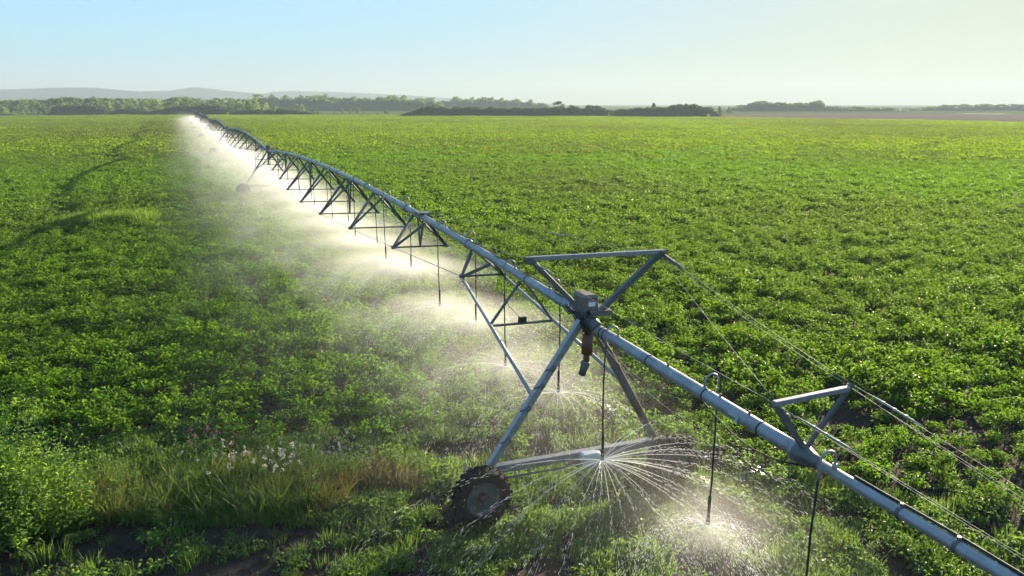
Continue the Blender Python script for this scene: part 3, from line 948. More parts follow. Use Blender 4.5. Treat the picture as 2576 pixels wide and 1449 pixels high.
def mist_mat(name, d_disc, d_drift, step, ramp0, ramp1, amp0, nz_z=2.2):
    m = bpy.data.materials.new(name); m.use_nodes = True
    n, l = m.node_tree.nodes, m.node_tree.links
    n.remove(n['Principled BSDF'])
    out = n['Material Output']
    pv = n.new('ShaderNodeVolumePrincipled')
    pv.inputs['Color'].default_value = (.985, .98, .965, 1); pv.inputs['Anisotropy'].default_value = .55
    tc = n.new('ShaderNodeTexCoord'); sp = n.new('ShaderNodeSeparateXYZ'); l.new(tc.outputs['Object'], sp.inputs[0])
    def mth(op, a, b=None, c=None):
        q = n.new('ShaderNodeMath'); q.operation = op
        for i_, v_ in enumerate((a, b, c)):
            if v_ is None: continue
            if isinstance(v_, (int, float)): q.inputs[i_].default_value = v_
            else: l.new(v_, q.inputs[i_])
        return q.outputs[0]
    X, Y, Z = sp.outputs
    discs = []
    for (yc, xc) in ((20.72, -.26), (24.85, .26)):
        fr = mth('FRACT', mth('MULTIPLY_ADD', Y, 1 / 5.586, .5 - yc / 5.586 + 10))
        ty = mth('MULTIPLY', mth('SUBTRACT', fr, .5), 5.586)
        tx = mth('SUBTRACT', X, xc)
        r2 = mth('ADD', mth('MULTIPLY', ty, ty), mth('MULTIPLY', tx, tx))
        dz = mth('DIVIDE', mth('SUBTRACT', Z, mth('MULTIPLY_ADD', r2, -.035, nz_z)), .26)
        discs.append(mth('MULTIPLY', mth('EXPONENT', mth('MULTIPLY', mth('MULTIPLY', dz, dz), -1)), mth('EXPONENT', mth('MULTIPLY', mth('SQRT', r2), -.95))))
    disc = mth('MULTIPLY', mth('ADD', discs[0], discs[1]), mth('GREATER_THAN', Y, 17))
    nzn = n.new('ShaderNodeTexNoise'); nzn.inputs['Scale'].default_value = .55; nzn.inputs['Detail'].default_value = 1.5
    l.new(tc.outputs['Object'], nzn.inputs['Vector'])
    mr = n.new('ShaderNodeMapRange'); mr.inputs[1].default_value = .36; mr.inputs[2].default_value = .68; mr.inputs[3].default_value = .05; mr.inputs[4].default_value = 2.0
    l.new(nzn.outputs[0], mr.inputs[0])
    xx = mth('DIVIDE', mth('ADD', X, 2.0), 3.8)
    lat = mth('EXPONENT', mth('MULTIPLY', mth('MULTIPLY', xx, xx), -1))
    ver = mth('EXPONENT', mth('MULTIPLY', mth('MAXIMUM', Z, 0), -.75))
    drift = mth('MULTIPLY', mth('MULTIPLY', lat, ver), mr.outputs[0])
    tot = mth('ADD', mth('MULTIPLY', disc, d_disc), mth('MULTIPLY', drift, d_drift))
    am = n.new('ShaderNodeMapRange'); am.inputs[1].default_value = ramp0; am.inputs[2].default_value = ramp1; am.inputs[3].default_value = amp0; am.inputs[4].default_value = 1
    l.new(Y, am.inputs[0])
    l.new(mth('MULTIPLY', tot, am.outputs[0]), pv.inputs['Density'])
    l.new(pv.outputs[0], out.inputs['Volume'])
    m.cycles.volume_step_rate = step
    return m


def puff_mat(name, dens, rad=1.0, flat=.2):
    m = bpy.data.materials.new(name); m.use_nodes = True
    n, l = m.node_tree.nodes, m.node_tree.links
    n.remove(n['Principled BSDF'])
    pv = n.new('ShaderNodeVolumePrincipled'); pv.inputs['Color'].default_value = (.985, .98, .965, 1); pv.inputs['Anisotropy'].default_value = .55
    tc = n.new('ShaderNodeTexCoord'); sp = n.new('ShaderNodeSeparateXYZ'); l.new(tc.outputs['Object'], sp.inputs[0])
    def mth(op, a, b=None, c=None):
        q = n.new('ShaderNodeMath'); q.operation = op
        for i_, v_ in enumerate((a, b, c)):
            if v_ is None: continue
            if isinstance(v_, (int, float)): q.inputs[i_].default_value = v_
            else: l.new(v_, q.inputs[i_])
        return q.outputs[0]
    X, Y, Z = sp.outputs
    r2 = mth('ADD', mth('MULTIPLY', X, X), mth('MULTIPLY', Y, Y))
    dz = mth('DIVIDE', mth('SUBTRACT', Z, mth('MULTIPLY', r2, -.04)), flat)
    e = mth('MULTIPLY', mth('EXPONENT', mth('MULTIPLY', mth('MULTIPLY', dz, dz), -1)), mth('EXPONENT', mth('MULTIPLY', mth('SQRT', r2), -1.15 / rad)))
    nzn = n.new('ShaderNodeTexNoise'); nzn.inputs['Scale'].default_value = 1.6; nzn.inputs['Detail'].default_value = 0
    l.new(tc.outputs['Object'], nzn.inputs['Vector'])
    l.new(mth('MULTIPLY', mth('MULTIPLY', e, dens), mth('MULTIPLY_ADD', nzn.outputs[0], 1.6, .2)), pv.inputs['Density'])
    l.new(pv.outputs[0], n['Material Output'].inputs['Volume'])
    m.cycles.volume_step_rate = .3
    return m


PUFF = {-.111: (.3, .8, .3), -.0655: (.55, .55, .38), -.0205: (.06, 1.0, .35), .03: (.15, 1.0, .3), .063: (.45, 1.2, .22), .1225: (.55, 1.25, .2), .1535: (.6, 1.25, .2), .2395: (.65, 1.25, .2), .269: (.65, 1.25, .2)}
for o in [q for q in list(S.objects) if q.name.startswith('water_spray')]:
    s_ = [q[0] for q in SPRAYS if q[5] == o['label']][0]
    if s_ < -.1: continue
    pm = puff_mat('spray_puff', *PUFF[s_])
    MB().box((0, 0, -.25), (6.4, 6.4, 1.9)).build('mist', pm, o, nz_[s_])

MIST_LAB = ['thin white mist hanging under the nearest pipe span', 'dense white mist under the second pipe span', 'dense bright mist under the third pipe span', 'bright mist under the far pipe spans']
DISC, DRIFT = .5, .043
for i, (y0, y1, zt_) in enumerate(((-9.5, 57, 3.4), (57, 114, 3.6), (114, 171, 3.8), (171, 345, 4.0))):
    mm = mist_mat('spray_mist', DISC * (1, .8, .5, .35)[i], DRIFT * (1, 1.1, .9, .7)[i], (.22, .35, .4, .2)[i], -4 if i == 0 else -999, 22 if i == 0 else -998, .12, nz_z=2.25)
    mb = MB().box((-1.5, (y0 + y1) / 2 , (zt_ - .4) / 2), (19, y1 - y0 - .02, zt_ + .4))
    o = mb.build('spray_mist', mm)
    o.matrix_world = MFRAME
    tag(o, MIST_LAB[i], 'mist', kind='stuff')
# ------------------------------------------------------------------ plants: prototypes
PROTO = bpy.data.collections.new('plant_kinds')     # holds the sources that the scattered crop and grass repeat


def leaves_np(base, direction, up, length, width, droop, r_):
    """pointed folded leaves, four triangles each"""
    n = len(base)
    d = direction / np.linalg.norm(direction, axis=1, keepdims=True)
    s = np.cross(d, up); s /= np.linalg.norm(s, axis=1, keepdims=True) + 1e-9
    nn = np.cross(s, d)
    Ln, W = length[:, None], width[:, None]
    mid = base + d * Ln * .5 + nn * Ln * .04
    v = np.stack([base, mid + s * W - nn * 0 + nn * W * .35, base + d * Ln * .52 - nn * W * .15, mid - s * W + nn * W * .35, base + d * Ln - np.array([0, 0, 1.]) * (Ln * droop[:, None])], 1)
    f0 = np.array([[0, 1, 2], [0, 2, 3], [1, 4, 2], [2, 4, 3]])
    f = (np.arange(n)[:, None, None] * 5 + f0[None]).reshape(-1, 3)
    return v.reshape(-1, 3), f


def merge(parts):
    vs, fs, n = [], [], 0
    mi = []
    for k, (v, f, *m_) in enumerate(parts):
        vs.append(v); fs.append(f + n); n += len(v); mi.append(np.full(len(f), m_[0] if m_ else 0))
    return np.concatenate(vs), np.concatenate(fs), np.concatenate(mi)


def crop_plant(seed, n=110, rad=.36, ht=.46, ll=.115):
    r_ = np.random.default_rng(seed)
    ns = 11
    stem_az = r_.uniform(0, 2 * np.pi, ns); lean = r_.uniform(.15, 1.0, ns); hs = ht * r_.uniform(.65, 1.15, ns)
    k = r_.integers(0, ns, n); t = np.sqrt(r_.uniform(.12, 1, n))
    base = np.stack([np.cos(stem_az[k]) * lean[k] * rad * t, np.sin(stem_az[k]) * lean[k] * rad * t, hs[k] * t * (1.1 - .25 * t * lean[k])], 1)
    az = r_.uniform(0, 2 * np.pi, n)
    base += np.stack([np.cos(az), np.sin(az), np.zeros(n)], 1) * r_.uniform(.0, .07, n)[:, None]
    d = np.stack([np.cos(az), np.sin(az), r_.normal(.15, .38, n)], 1)
    up = np.stack([r_.normal(0, .8, n), r_.normal(0, .8, n), np.ones(n)], 1)
    ln = ll * r_.uniform(.65, 1.3, n)
    v, f = leaves_np(base, d, up, ln, ln * r_.uniform(.24, .34, n), r_.uniform(.1, .5, n), r_)
    return v, f


def grass_tuft(seed, n=34, ht=.34, spread=.16, wd=.007, lean=.5):
    r_ = np.random.default_rng(seed)
    az = r_.uniform(0, 2 * np.pi, n); rr = spread * np.sqrt(r_.uniform(0, 1, n))
    base = np.stack([np.cos(az) * rr, np.sin(az) * rr, np.full(n, -.02)], 1)
    az2 = az + r_.normal(0, .9, n); h = ht * r_.uniform(.45, 1.15, n); le = lean * r_.uniform(.2, 1.2, n)
    o = np.stack([np.cos(az2), np.sin(az2), np.zeros(n)], 1)
    s = np.stack([-np.sin(az2 + r_.normal(0, .6, n)), np.cos(az2 + r_.normal(0, .6, n)), np.zeros(n)], 1) * (wd * r_.uniform(.7, 1.5, n))[:, None]
    z = np.array([0, 0, 1.])
    p1 = base + o * (h * le * .25)[:, None] + z * (h * .5)[:, None]
    p2 = base + o * (h * le)[:, None] + z * (h * .92)[:, None]
    v = np.stack([base - s, base + s, p1 + s * .9, p1 - s * .9, p2], 1).reshape(-1, 3)
    f0 = np.array([[0, 1, 2], [0, 2, 3], [3, 2, 4]])
    f = (np.arange(n)[:, None, None] * 5 + f0[None]).reshape(-1, 3)
    return v, f


def proto(name, v, f, mats, mi=None):
    o = bpy.data.objects.new(name, mesh_np(name, v, f, mats, mi)); PROTO.objects.link(o); return o


def weed_mesh(seed, ht, nl, ll, mat_i=0, stems=1, rad=.1, taper=1.0, wd=.2):
    r_ = np.random.default_rng(seed)
    t = r_.uniform(.08, 1, nl); az = np.arange(nl) * 2.4 + r_.normal(0, .4, nl); st = r_.integers(0, stems, nl)
    sa = np.arange(stems) * 2.4 + r_.normal(0, .3, stems); ring = .4 * np.sqrt(r_.uniform(.02, 6.0, stems)) if stems > 9 else np.full(stems, .4); lean = r_.uniform(.02, .22, stems) * (0.3 if stems == 1 else 1); hs = ht * r_.uniform(.7, 1.05, stems)
    base = np.stack([np.cos(sa[st]) * (rad * (stems > 1) * ring[st] + lean[st] * hs[st] * t), np.sin(sa[st]) * (rad * (stems > 1) * ring[st] + lean[st] * hs[st] * t), hs[st] * t], 1)
    if stems > 9: base[:, :2] += r_.normal(0, .16 * rad, (nl, 2))
    d = np.stack([np.cos(az), np.sin(az), r_.normal(.45, .3, nl)], 1)
    up = np.stack([r_.normal(0, .3, nl), r_.normal(0, .3, nl), np.ones(nl)], 1)
    ln = ll * r_.uniform(.7, 1.25, nl) * (1.15 - .6 * t * taper)
    lf = leaves_np(base, d, up, ln, ln * wd, r_.uniform(.1, .45, nl), r_)
    mb = MB()
    for k in range(stems):
        top = Vector((math.cos(sa[k]) * (rad * (stems > 1) * ring[k] + lean[k] * hs[k]), math.sin(sa[k]) * (rad * (stems > 1) * ring[k] + lean[k] * hs[k]), hs[k]))
        mb.tube([(math.cos(sa[k]) * rad * (stems > 1) * ring[k], math.sin(sa[k]) * rad * (stems > 1) * ring[k], -.05), top * .55, top], [.010, .008, .003], 5)
    return lf, mb


def kind_collection(name):
    c = bpy.data.collections.new(name); return c


def scatter(name, label, cat, pts, rotz, scl, idx, protos, tilt=None):
    """one object whose points carry the plants"""
    coll = bpy.data.collections.new(name + '_kinds')
    for p in protos: coll.objects.link(p)
    me = bpy.data.meshes.new(name)
    n = len(pts); me.vertices.add(n); me.vertices.foreach_set('co', np.asarray(pts, np.float32).ravel())
    rot = np.zeros((n, 3), np.float32); rot[:, 2] = rotz
    if tilt is not None: rot[:, :2] = tilt
    a = me.attributes.new('turn', 'FLOAT_VECTOR', 'POINT'); a.data.foreach_set('vector', rot.ravel())
    a = me.attributes.new('size', 'FLOAT', 'POINT'); a.data.foreach_set('value', np.asarray(scl, np.float32))
    a = me.attributes.new('pick', 'INT', 'POINT'); a.data.foreach_set('value', np.asarray(idx, np.int32))
    o = link_mesh(name, me)
    g = bpy.data.node_groups.new(name + '_scatter', 'GeometryNodeTree')
    g.interface.new_socket('Geometry', in_out='INPUT', socket_type='NodeSocketGeometry')
    g.interface.new_socket('Geometry', in_out='OUTPUT', socket_type='NodeSocketGeometry')
    N, K = g.nodes, g.links
    gi, go = N.new('NodeGroupInput'), N.new('NodeGroupOutput')
    ci = N.new('GeometryNodeCollectionInfo'); ci.inputs['Collection'].default_value = coll
    ci.inputs['Separate Children'].default_value = True; ci.inputs['Reset Children'].default_value = True
    ip = N.new('GeometryNodeInstanceOnPoints'); ip.inputs['Pick Instance'].default_value = True
    def na(nm, ty):
        q = N.new('GeometryNodeInputNamedAttribute'); q.data_type = ty; q.inputs['Name'].default_value = nm; return q.outputs['Attribute']
    e2r = N.new('FunctionNodeEulerToRotation')
    K.new(na('turn', 'FLOAT_VECTOR'), e2r.inputs[0]); K.new(e2r.outputs[0], ip.inputs['Rotation'])
    K.new(na('size', 'FLOAT'), ip.inputs['Scale']); K.new(na('pick', 'INT'), ip.inputs['Instance Index'])
    K.new(gi.outputs[0], ip.inputs['Points']); K.new(ci.outputs[0], ip.inputs['Instance']); K.new(ip.outputs[0], go.inputs[0])
    md = o.modifiers.new('scatter', 'NODES'); md.node_group = g
    return tag(o, label, cat, kind='stuff')


def noise2(x, y, sc, seed=0):
    """smooth value noise, about 0..1"""
    x = np.asarray(x) * sc + 1000.3 + seed * 17.7; y = np.asarray(y) * sc + 1000.7 + seed * 9.1
    xi, yi = np.floor(x).astype(np.int64), np.floor(y).astype(np.int64); fx, fy = x - xi, y - yi
    h = lambda a, b_: ((np.sin(a * 127.1 + b_ * 311.7 + seed) * 43758.5453) % 1.0)
    fx, fy = fx * fx * (3 - 2 * fx), fy * fy * (3 - 2 * fy)
    return (h(xi, yi) * (1 - fx) + h(xi + 1, yi) * fx) * (1 - fy) + (h(xi, yi + 1) * (1 - fx) + h(xi + 1, yi + 1) * fx) * fy


def in_view(x, y, m_=1.08, pad=2.0):
    return (np.abs(x) < y * (1288 / FPX) * m_ * 1.02 + pad)


def machine_ab(x, y):
    return (x - MX) * U.x + (y - MY) * U.y, (x - MX) * V.x + (y - MY) * V.y


crop_kinds = [proto('crop_plant', *crop_plant(20 + i, 165, .37 + .03 * (i % 3), .48 + .04 * (i % 4), .094), M['crop']) for i in range(8)]
crop_mid = [proto('crop_plant', *crop_plant(40 + i, 62, .36, .52, .15), M['crop']) for i in range(6)]


def crop_patch(seed):
    r_ = np.random.default_rng(seed); parts = []
    for k in range(26):
        v, f = crop_plant(seed * 50 + k, 17, .40, .46, .30)
        a = r_.uniform(0, 6.28); c, s = math.cos(a), math.sin(a)
        v = v @ np.array([[c, s, 0], [-s, c, 0], [0, 0, 1]]) * r_.uniform(.75, 1.25)
        v += np.array([r_.uniform(-1.6, 1.6), r_.uniform(-1.6, 1.6), 0]); parts.append((v, f))
    return merge(parts)[:2]


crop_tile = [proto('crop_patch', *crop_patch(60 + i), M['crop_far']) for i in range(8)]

# row frame: the rows run nearly straight across the view
RAZ = R(80)
ru, rv = np.array([math.sin(RAZ), math.cos(RAZ)]), np.array([-math.cos(RAZ), math.sin(RAZ)])


def crop_mask(x, y):
    """how complete the stand is, 0..1"""
    edge = 16.4 - .10 * (x + 8) - .9 * np.clip((-8.5 - x) / 2, 0, 1) + 1.1 * (noise2(x, y, .35, 3) - .5)
    edge = np.where(x > -2.5, 17.3 - .30 * np.clip(x + 2.5, 0, 20) + 1.2 * (noise2(x, y, .5, 4) - .5), edge)
    return np.clip((y - edge) / 1.2, 0, 1)


def rows(y0, y1, row, step, jit, seed, keep=1.0):
    r_ = np.random.default_rng(seed)
    W = y1 * .76 + 6
    uu = np.arange(-W, W, step); vv = np.arange(y0 - 6 - W * .18, y1 + W * .18, row)
    A, B = np.meshgrid(uu, vv)
    A = A + r_.uniform(-.5, .5, A.shape) * step; B = B + r_.normal(0, jit, B.shape)
    x = (A * ru[0] + B * rv[0]).ravel(); y = (A * ru[1] + B * rv[1]).ravel()
    ok = (y > y0) & (y < y1) & in_view(x, y) & (r_.random(x.shape) < keep)
    return x[ok], y[ok], r_


# near and middle crop, plant by plant
x, y, r_ = rows(12.2, 48, .80, .34, .08, 1)
cm = crop_mask(x, y)
gaps = noise2(x, y, 1.1, 7)
ok = (r_.random(len(x)) < cm) & (gaps > .15 + .12 * np.clip((x - 6) / 8, 0, 1) * np.clip((22 - y) / 8, 0, 1))
x, y = x[ok], y[ok]
fur = np.clip((x - 3.5) / 3, 0, 1) * np.clip((21.5 - y) / 3, 0, 1)
size = (.80 + .50 * noise2(x, y, .9, 2)) * (1 - .25 * fur * (noise2(x, y, .45, 41) > .33)) * r_.uniform(.8, 1.18, len(x)) * (1 - .18 * np.clip((20 - y) / 6, 0, 1))
scatter('crop', 'dense stand of bushy green crop plants covering the field', 'crop', np.column_stack([x, y, ground_z(x, y) - .02]), r_.uniform(0, 6.28, len(x)), size, r_.integers(0, 8, len(x)), crop_kinds)
x, y, r_ = rows(48, 185, .80, .44, .09, 2)
gaps = noise2(x, y, .9, 7); ok = (gaps > .16) & (r_.random(len(x)) < np.clip((185 - np.hypot(x, y)) / 75, 0, 1))
x, y = x[ok], y[ok]
size = (.80 + .48 * noise2(x, y, .8, 2)) * r_.uniform(.8, 1.2, len(x))
scatter('crop', 'dense stand of bushy green crop plants covering the field', 'crop', np.column_stack([x, y, ground_z(x, y) - .02]), r_.uniform(0, 6.28, len(x)), size, r_.integers(0, 6, len(x)), crop_mid)
x, y, r_ = rows(105, 500, 2.9, 2.9, .5, 3)
dist = np.hypot(x, y); ok = (dist < edge_y(x, y) - 2) & (r_.random(len(x)) < np.clip((dist - 105) / 60, 0, .97))
a_, b__ = machine_ab(x, y)
rad = np.hypot(a_ - 345, b__)                      # wheel tracks circling the far pivot leave thin gaps
for k in range(0, 7): ok &= np.abs(rad - (345 - 57 * k)) > .9
x, y = x[ok], y[ok]
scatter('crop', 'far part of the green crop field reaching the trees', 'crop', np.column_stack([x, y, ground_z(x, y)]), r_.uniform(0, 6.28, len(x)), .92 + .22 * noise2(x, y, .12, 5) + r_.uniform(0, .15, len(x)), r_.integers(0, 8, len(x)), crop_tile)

# grass and low weeds on the near margin
g_green = [proto('grass_tuft', *grass_tuft(80 + i, 40, .30 + .05 * (i % 3), .17), M['grass']) for i in range(5)]
g_dry = [proto('dry_grass_tuft', *grass_tuft(90 + i, 46, .36 + .12 * (i % 3), .20, .0045, .75), M['dry']) for i in range(4)]
g_rust = [proto('rusty_grass_tuft', *grass_tuft(96 + i, 40, .30 + .12 * (i % 3), .2, .005, .75), M['rusty']) for i in range(3)]
g_tall = [proto('tall_grass_tuft', *grass_tuft(103 + i, 40, .34 + .10 * (i % 3), .2, .006, .7), M['grass']) for i in range(3)]
low_kinds = [proto('low_weed', *crop_plant(110 + i, 60, .26, .20, .075), M['weed']) for i in range(6)]


def margin_points(n, seed, xr=(-15, 16), yr=(10.6, 19.5)):
    r_ = np.random.default_rng(seed)
    x, y = r_.uniform(*xr, n), r_.uniform(*yr, n)
    ok = in_view(x, y, 1.05, 1.0)
    return x[ok], y[ok], r_


def bank(x, y):
    """the weedy bank at the left, 1 in its middle"""
    c = 14.15 + .05 * (x + 6) + .35 * np.sin(x * 1.7)
    hw = .95 * np.clip((-1.6 - x) / 2.2, 0, 1) * np.clip((x + 10.2) / 1.5, .0, 1)
    return np.clip(1.3 - np.abs(y - c) / np.maximum(hw, .05), 0, 1) * (hw > .1)


x, y, r_ = margin_points(30000, 21)
a_, b__ = machine_ab(x, y)
dirt = ((y < 13.05 - .06 * (x + 5)) & (x < -3.2)) * .84     # bare track at lower left
rut = np.exp(-((a_ + .15) / .42) ** 2) * .9
brown = np.clip(noise2(x, y, .55, 31) * 2.2 - 1.05, 0, 1) * np.clip((x + 2.5) / 2, 0, 1) * .8
pk = (1 - crop_mask(x, y) * .93) * (1 - dirt) * (1 - rut) * (1 - brown) * np.clip(noise2(x, y, 1.2, 8) * 1.9 - .15, .06, 1) * (1 - .45 * bank(x, y))
wet_gap = noise2(x, y, .8, 33) > .24
ok = (r_.random(len(x)) < pk * .62) & wet_gap
xg, yg = x[ok], y[ok]
half = r_.random(len(xg)) < .45 + .3 * (noise2(xg, yg, .7, 12) - .5)
for sel, nm, lab, kinds, lo, hi in ((half, 'green_grass', 'short green grass tufts on the damp field margin', g_green, .55, 1.15), (~half, 'low_weeds', 'low leafy weeds over the brown soil around the tower', low_kinds, .6, 1.35)):
    q = np.column_stack([xg[sel], yg[sel], ground_z(xg[sel], yg[sel]) - .01])
    scatter(nm, lab, 'grass' if nm == 'green_grass' else 'weeds', q, r_.uniform(0, 6.28, len(q)), r_.uniform(lo, hi, len(q)) * (.7 + .6 * noise2(q[:, 0], q[:, 1], .9, 13)), r_.integers(0, len(kinds), len(q)), kinds)

x, y, r_ = margin_points(16000, 22, (-13, -.5), (13.2, 17.5))
bk = bank(x, y)
ty = noise2(x, y, .55, 15) + .28 * np.clip((x + 6.5) / 4, -1, 1)
nn_ = r_.random(len(x)); ok = nn_ < bk * .36 * np.clip(noise2(x, y, 1.5, 51) * 1.9 - .2, .05, 1)
x, y, ty, nn_ = x[ok], y[ok], ty[ok], nn_[ok]
ty = ty + r_.normal(0, .12, len(x))
for sel, nm, lab, kinds in ((ty < .40, 'tall_grass', 'tall green grass on the weedy bank at lower left', g_tall), ((ty >= .40) & (ty < .80), 'dry_grass', 'straw yellow tall grass on the weedy bank at lower left', g_dry), (ty >= .80, 'rusty_grass', 'reddish brown dead grass on the bank nearer the wheel', g_rust)):
    q = np.column_stack([x[sel], y[sel], ground_z(x[sel], y[sel]) - .01])
    scatter(nm, lab, 'grass', q, r_.uniform(0, 6.28, len(q)), r_.uniform(.55, 1.35, len(q)), r_.integers(0, len(kinds), len(q)), kinds, r_.normal(0, .2, (len(q), 2)))

# clods of earth on the bare track and in the ruts
def clod(seed):
    r_ = np.random.default_rng(seed)
    bm = bmesh.new(); bmesh.ops.create_icosphere(bm, subdivisions=1, radius=.05)
    for v_ in bm.verts: v_.co = v_.co * r_.uniform(.6, 1.3); v_.co.z *= .7
    me = bpy.data.meshes.new('clod'); bm.to_mesh(me); bm.free(); me.materials.append(M['soil'])
    o = bpy.data.objects.new('clod', me); PROTO.objects.link(o); return o


x, y, r_ = margin_points(9000, 71, (-13, 14), (10.8, 18))
a_, b__ = machine_ab(x, y)
pc = .25 + .5 * ((y < 13.2) & (x < -2)) + .6 * np.exp(-((np.abs(a_ + .15) - .4) / .2) ** 2)
ok = r_.random(len(x)) < pc * np.clip(noise2(x, y, 1.0, 72) * 2 - .5, 0, 1) * .8
q = np.column_stack([x[ok], y[ok], ground_z(x[ok], y[ok]) + .008])
scatter('clods', 'loose dark clods of earth on the bare track and wheel rut', 'soil', q, r_.uniform(0, 6.28, len(q)), r_.lognormal(-.35, .5, len(q)), r_.integers(0, 4, len(q)), [clod(600 + k) for k in range(4)], r_.normal(0, .6, (len(q), 2)))

m, n, l, b = new_mat('muddy_water')
b.inputs['Base Color'].default_value = (.06, .045, .035, 1); b.inputs['Roughness'].default_value = .09
nzp = n.new('ShaderNodeTexNoise'); nzp.inputs['Scale'].default_value = 22; nzp.inputs['Detail'].default_value = 3
bpp = n.new('ShaderNodeBump'); bpp.inputs['Strength'].default_value = .25; bpp.inputs['Distance'].default_value = .02
gp = n.new('ShaderNodeNewGeometry'); l.new(gp.outputs['Position'], nzp.inputs['Vector']); l.new(nzp.outputs[0], bpp.inputs['Height']); l.new(bpp.outputs[0], b.inputs['Normal'])
M['puddle'] = m
PUD = [(1352, 1278, .34, 'small puddle glinting right beside the near wheel'), (1440, 1262, .42, 'puddle in the rut between the near wheel and the jets'), (1600, 1240, .36, 'puddle in the rut under the long jets'), (1905, 1190, .5, 'bright wet streak in the rut under the big pipe'), (1975, 1172, .42, 'bright wet streak in the rut just left of the pipe reducer'), (1930, 1352, .4, 'puddle in the grass right of the spray burst')]
for k, (px, py, rr, lab) in enumerate(PUD):
    gx, gy, gz = at_ground(px, py); r_ = np.random.default_rng(800 + k)
    th = np.linspace(0, 2 * np.pi, 30, endpoint=False)
    rad_ = rr * (1 + .3 * np.sin(2 * th + r_.uniform(0, 6)) + .2 * np.sin(5 * th + r_.uniform(0, 6)))
    u_, v_ = np.cos(th) * rad_ * 1.25, np.sin(th) * rad_ * .4
    ring = np.column_stack([u_ * V.x + v_ * U.x, u_ * V.y + v_ * U.y, np.zeros(30)])
    zz = ground_z(gx + ring[:, 0], gy + ring[:, 1]).mean() + .012
    o = link_mesh('puddle', mesh_np('puddle', ring, np.arange(30)[None], M['puddle']), None, (gx, gy, zz))
    tag(o, lab, 'puddle', 'puddles in the wet wheel rut')

x, y, r_ = margin_points(9000, 23, (-12, -1), (13.2, 17.2))
bk = np.clip(bank(x, y - .5) + .5 * bank(x, y - 1.2), 0, 1)
ok = r_.random(len(x)) < bk * .16 * np.clip(noise2(x, y, 1.3, 61) * 2 - .3, .1, 1)
q = np.column_stack([x[ok], y[ok], ground_z(x[ok], y[ok]) - .01])
tall_kinds = []
for k in range(5):
    lf_, _ = weed_mesh(900 + k, .55, 70, .10, 0, 3, .12, 1.0, .17)
    tall_kinds.append(proto('tall_weed', *lf_, M['weed']))
scatter('mixed_weeds', 'mixed green weeds growing through the grass of the bank', 'weeds', q, r_.uniform(0, 6.28, len(q)), r_.uniform(.6, 1.4, len(q)), r_.integers(0, 5, len(q)), tall_kinds, r_.normal(0, .12, (len(q), 2)))

# the pale grass island in the crop at left
r_ = np.random.default_rng(44)
n = 900; t = r_.uniform(0, 1, n); ia = np.array(at_ground(165, 583)[:2]); ib = np.array(at_ground(362, 572)[:2])
q = ia + (ib - ia) * t[:, None] + np.column_stack([r_.normal(0, .3, n), r_.normal(.6, .55, n)])
q = np.column_stack([q, ground_z(q[:, 0], q[:, 1])])
g_island = [proto('tall_grass_tuft', *grass_tuft(130 + i, 50, .70 + .15 * (i % 3), .28, .013, .45), M['island']) for i in range(3)]
scatter('pale_grass', 'pale green island of tall grass standing in the crop', 'grass', q, r_.uniform(0, 6.28, n), r_.uniform(.8, 1.3, n), r_.integers(0, 3, n), g_island)


# ------------------------------------------------------------------ single weeds and bushes
def weed(name, px, py, label, cat, ht, nl, ll, mat, stems=1, rad=.1, seed=0, wd=.2, group=None, flowers=None, depth_off=0):
    gx, gy, gz = at_ground(px, py); gy += depth_off; gz = float(ground_z(gx, gy))
    lf, mb = weed_mesh(seed, ht, nl, ll, 0, stems, rad, 1.0, wd)
    e = empty(name, None, (gx, gy, gz)); tag(e, label, cat, group)
    link_mesh('leaves', mesh_np('leaves', *lf, mat), e)
    mb.build('stem', M['weed'], e)
    if flowers:
        r_ = np.random.default_rng(seed + 9); nf, fmat, fs, f0 = flowers
        p = np.column_stack([r_.normal(0, rad * 1.3 + .05, nf), r_.normal(0, rad * .8 + .05, nf), ht * r_.uniform(f0, 1.08, nf)])
        parts = []
        for k in range(7):
            dd = r_.normal(0, 1, (nf, 3)); uu = r_.normal(0, 1, (nf, 3))
            parts.append(leaves_np(p + r_.normal(0, fs * .5, (nf, 3)), dd, uu, np.full(nf, fs * 1.3), np.full(nf, fs * .5), np.zeros(nf), r_))
        v, f, _ = merge(parts)
        link_mesh('blossom', mesh_np('blossom', v, f, fmat), e)
    return e


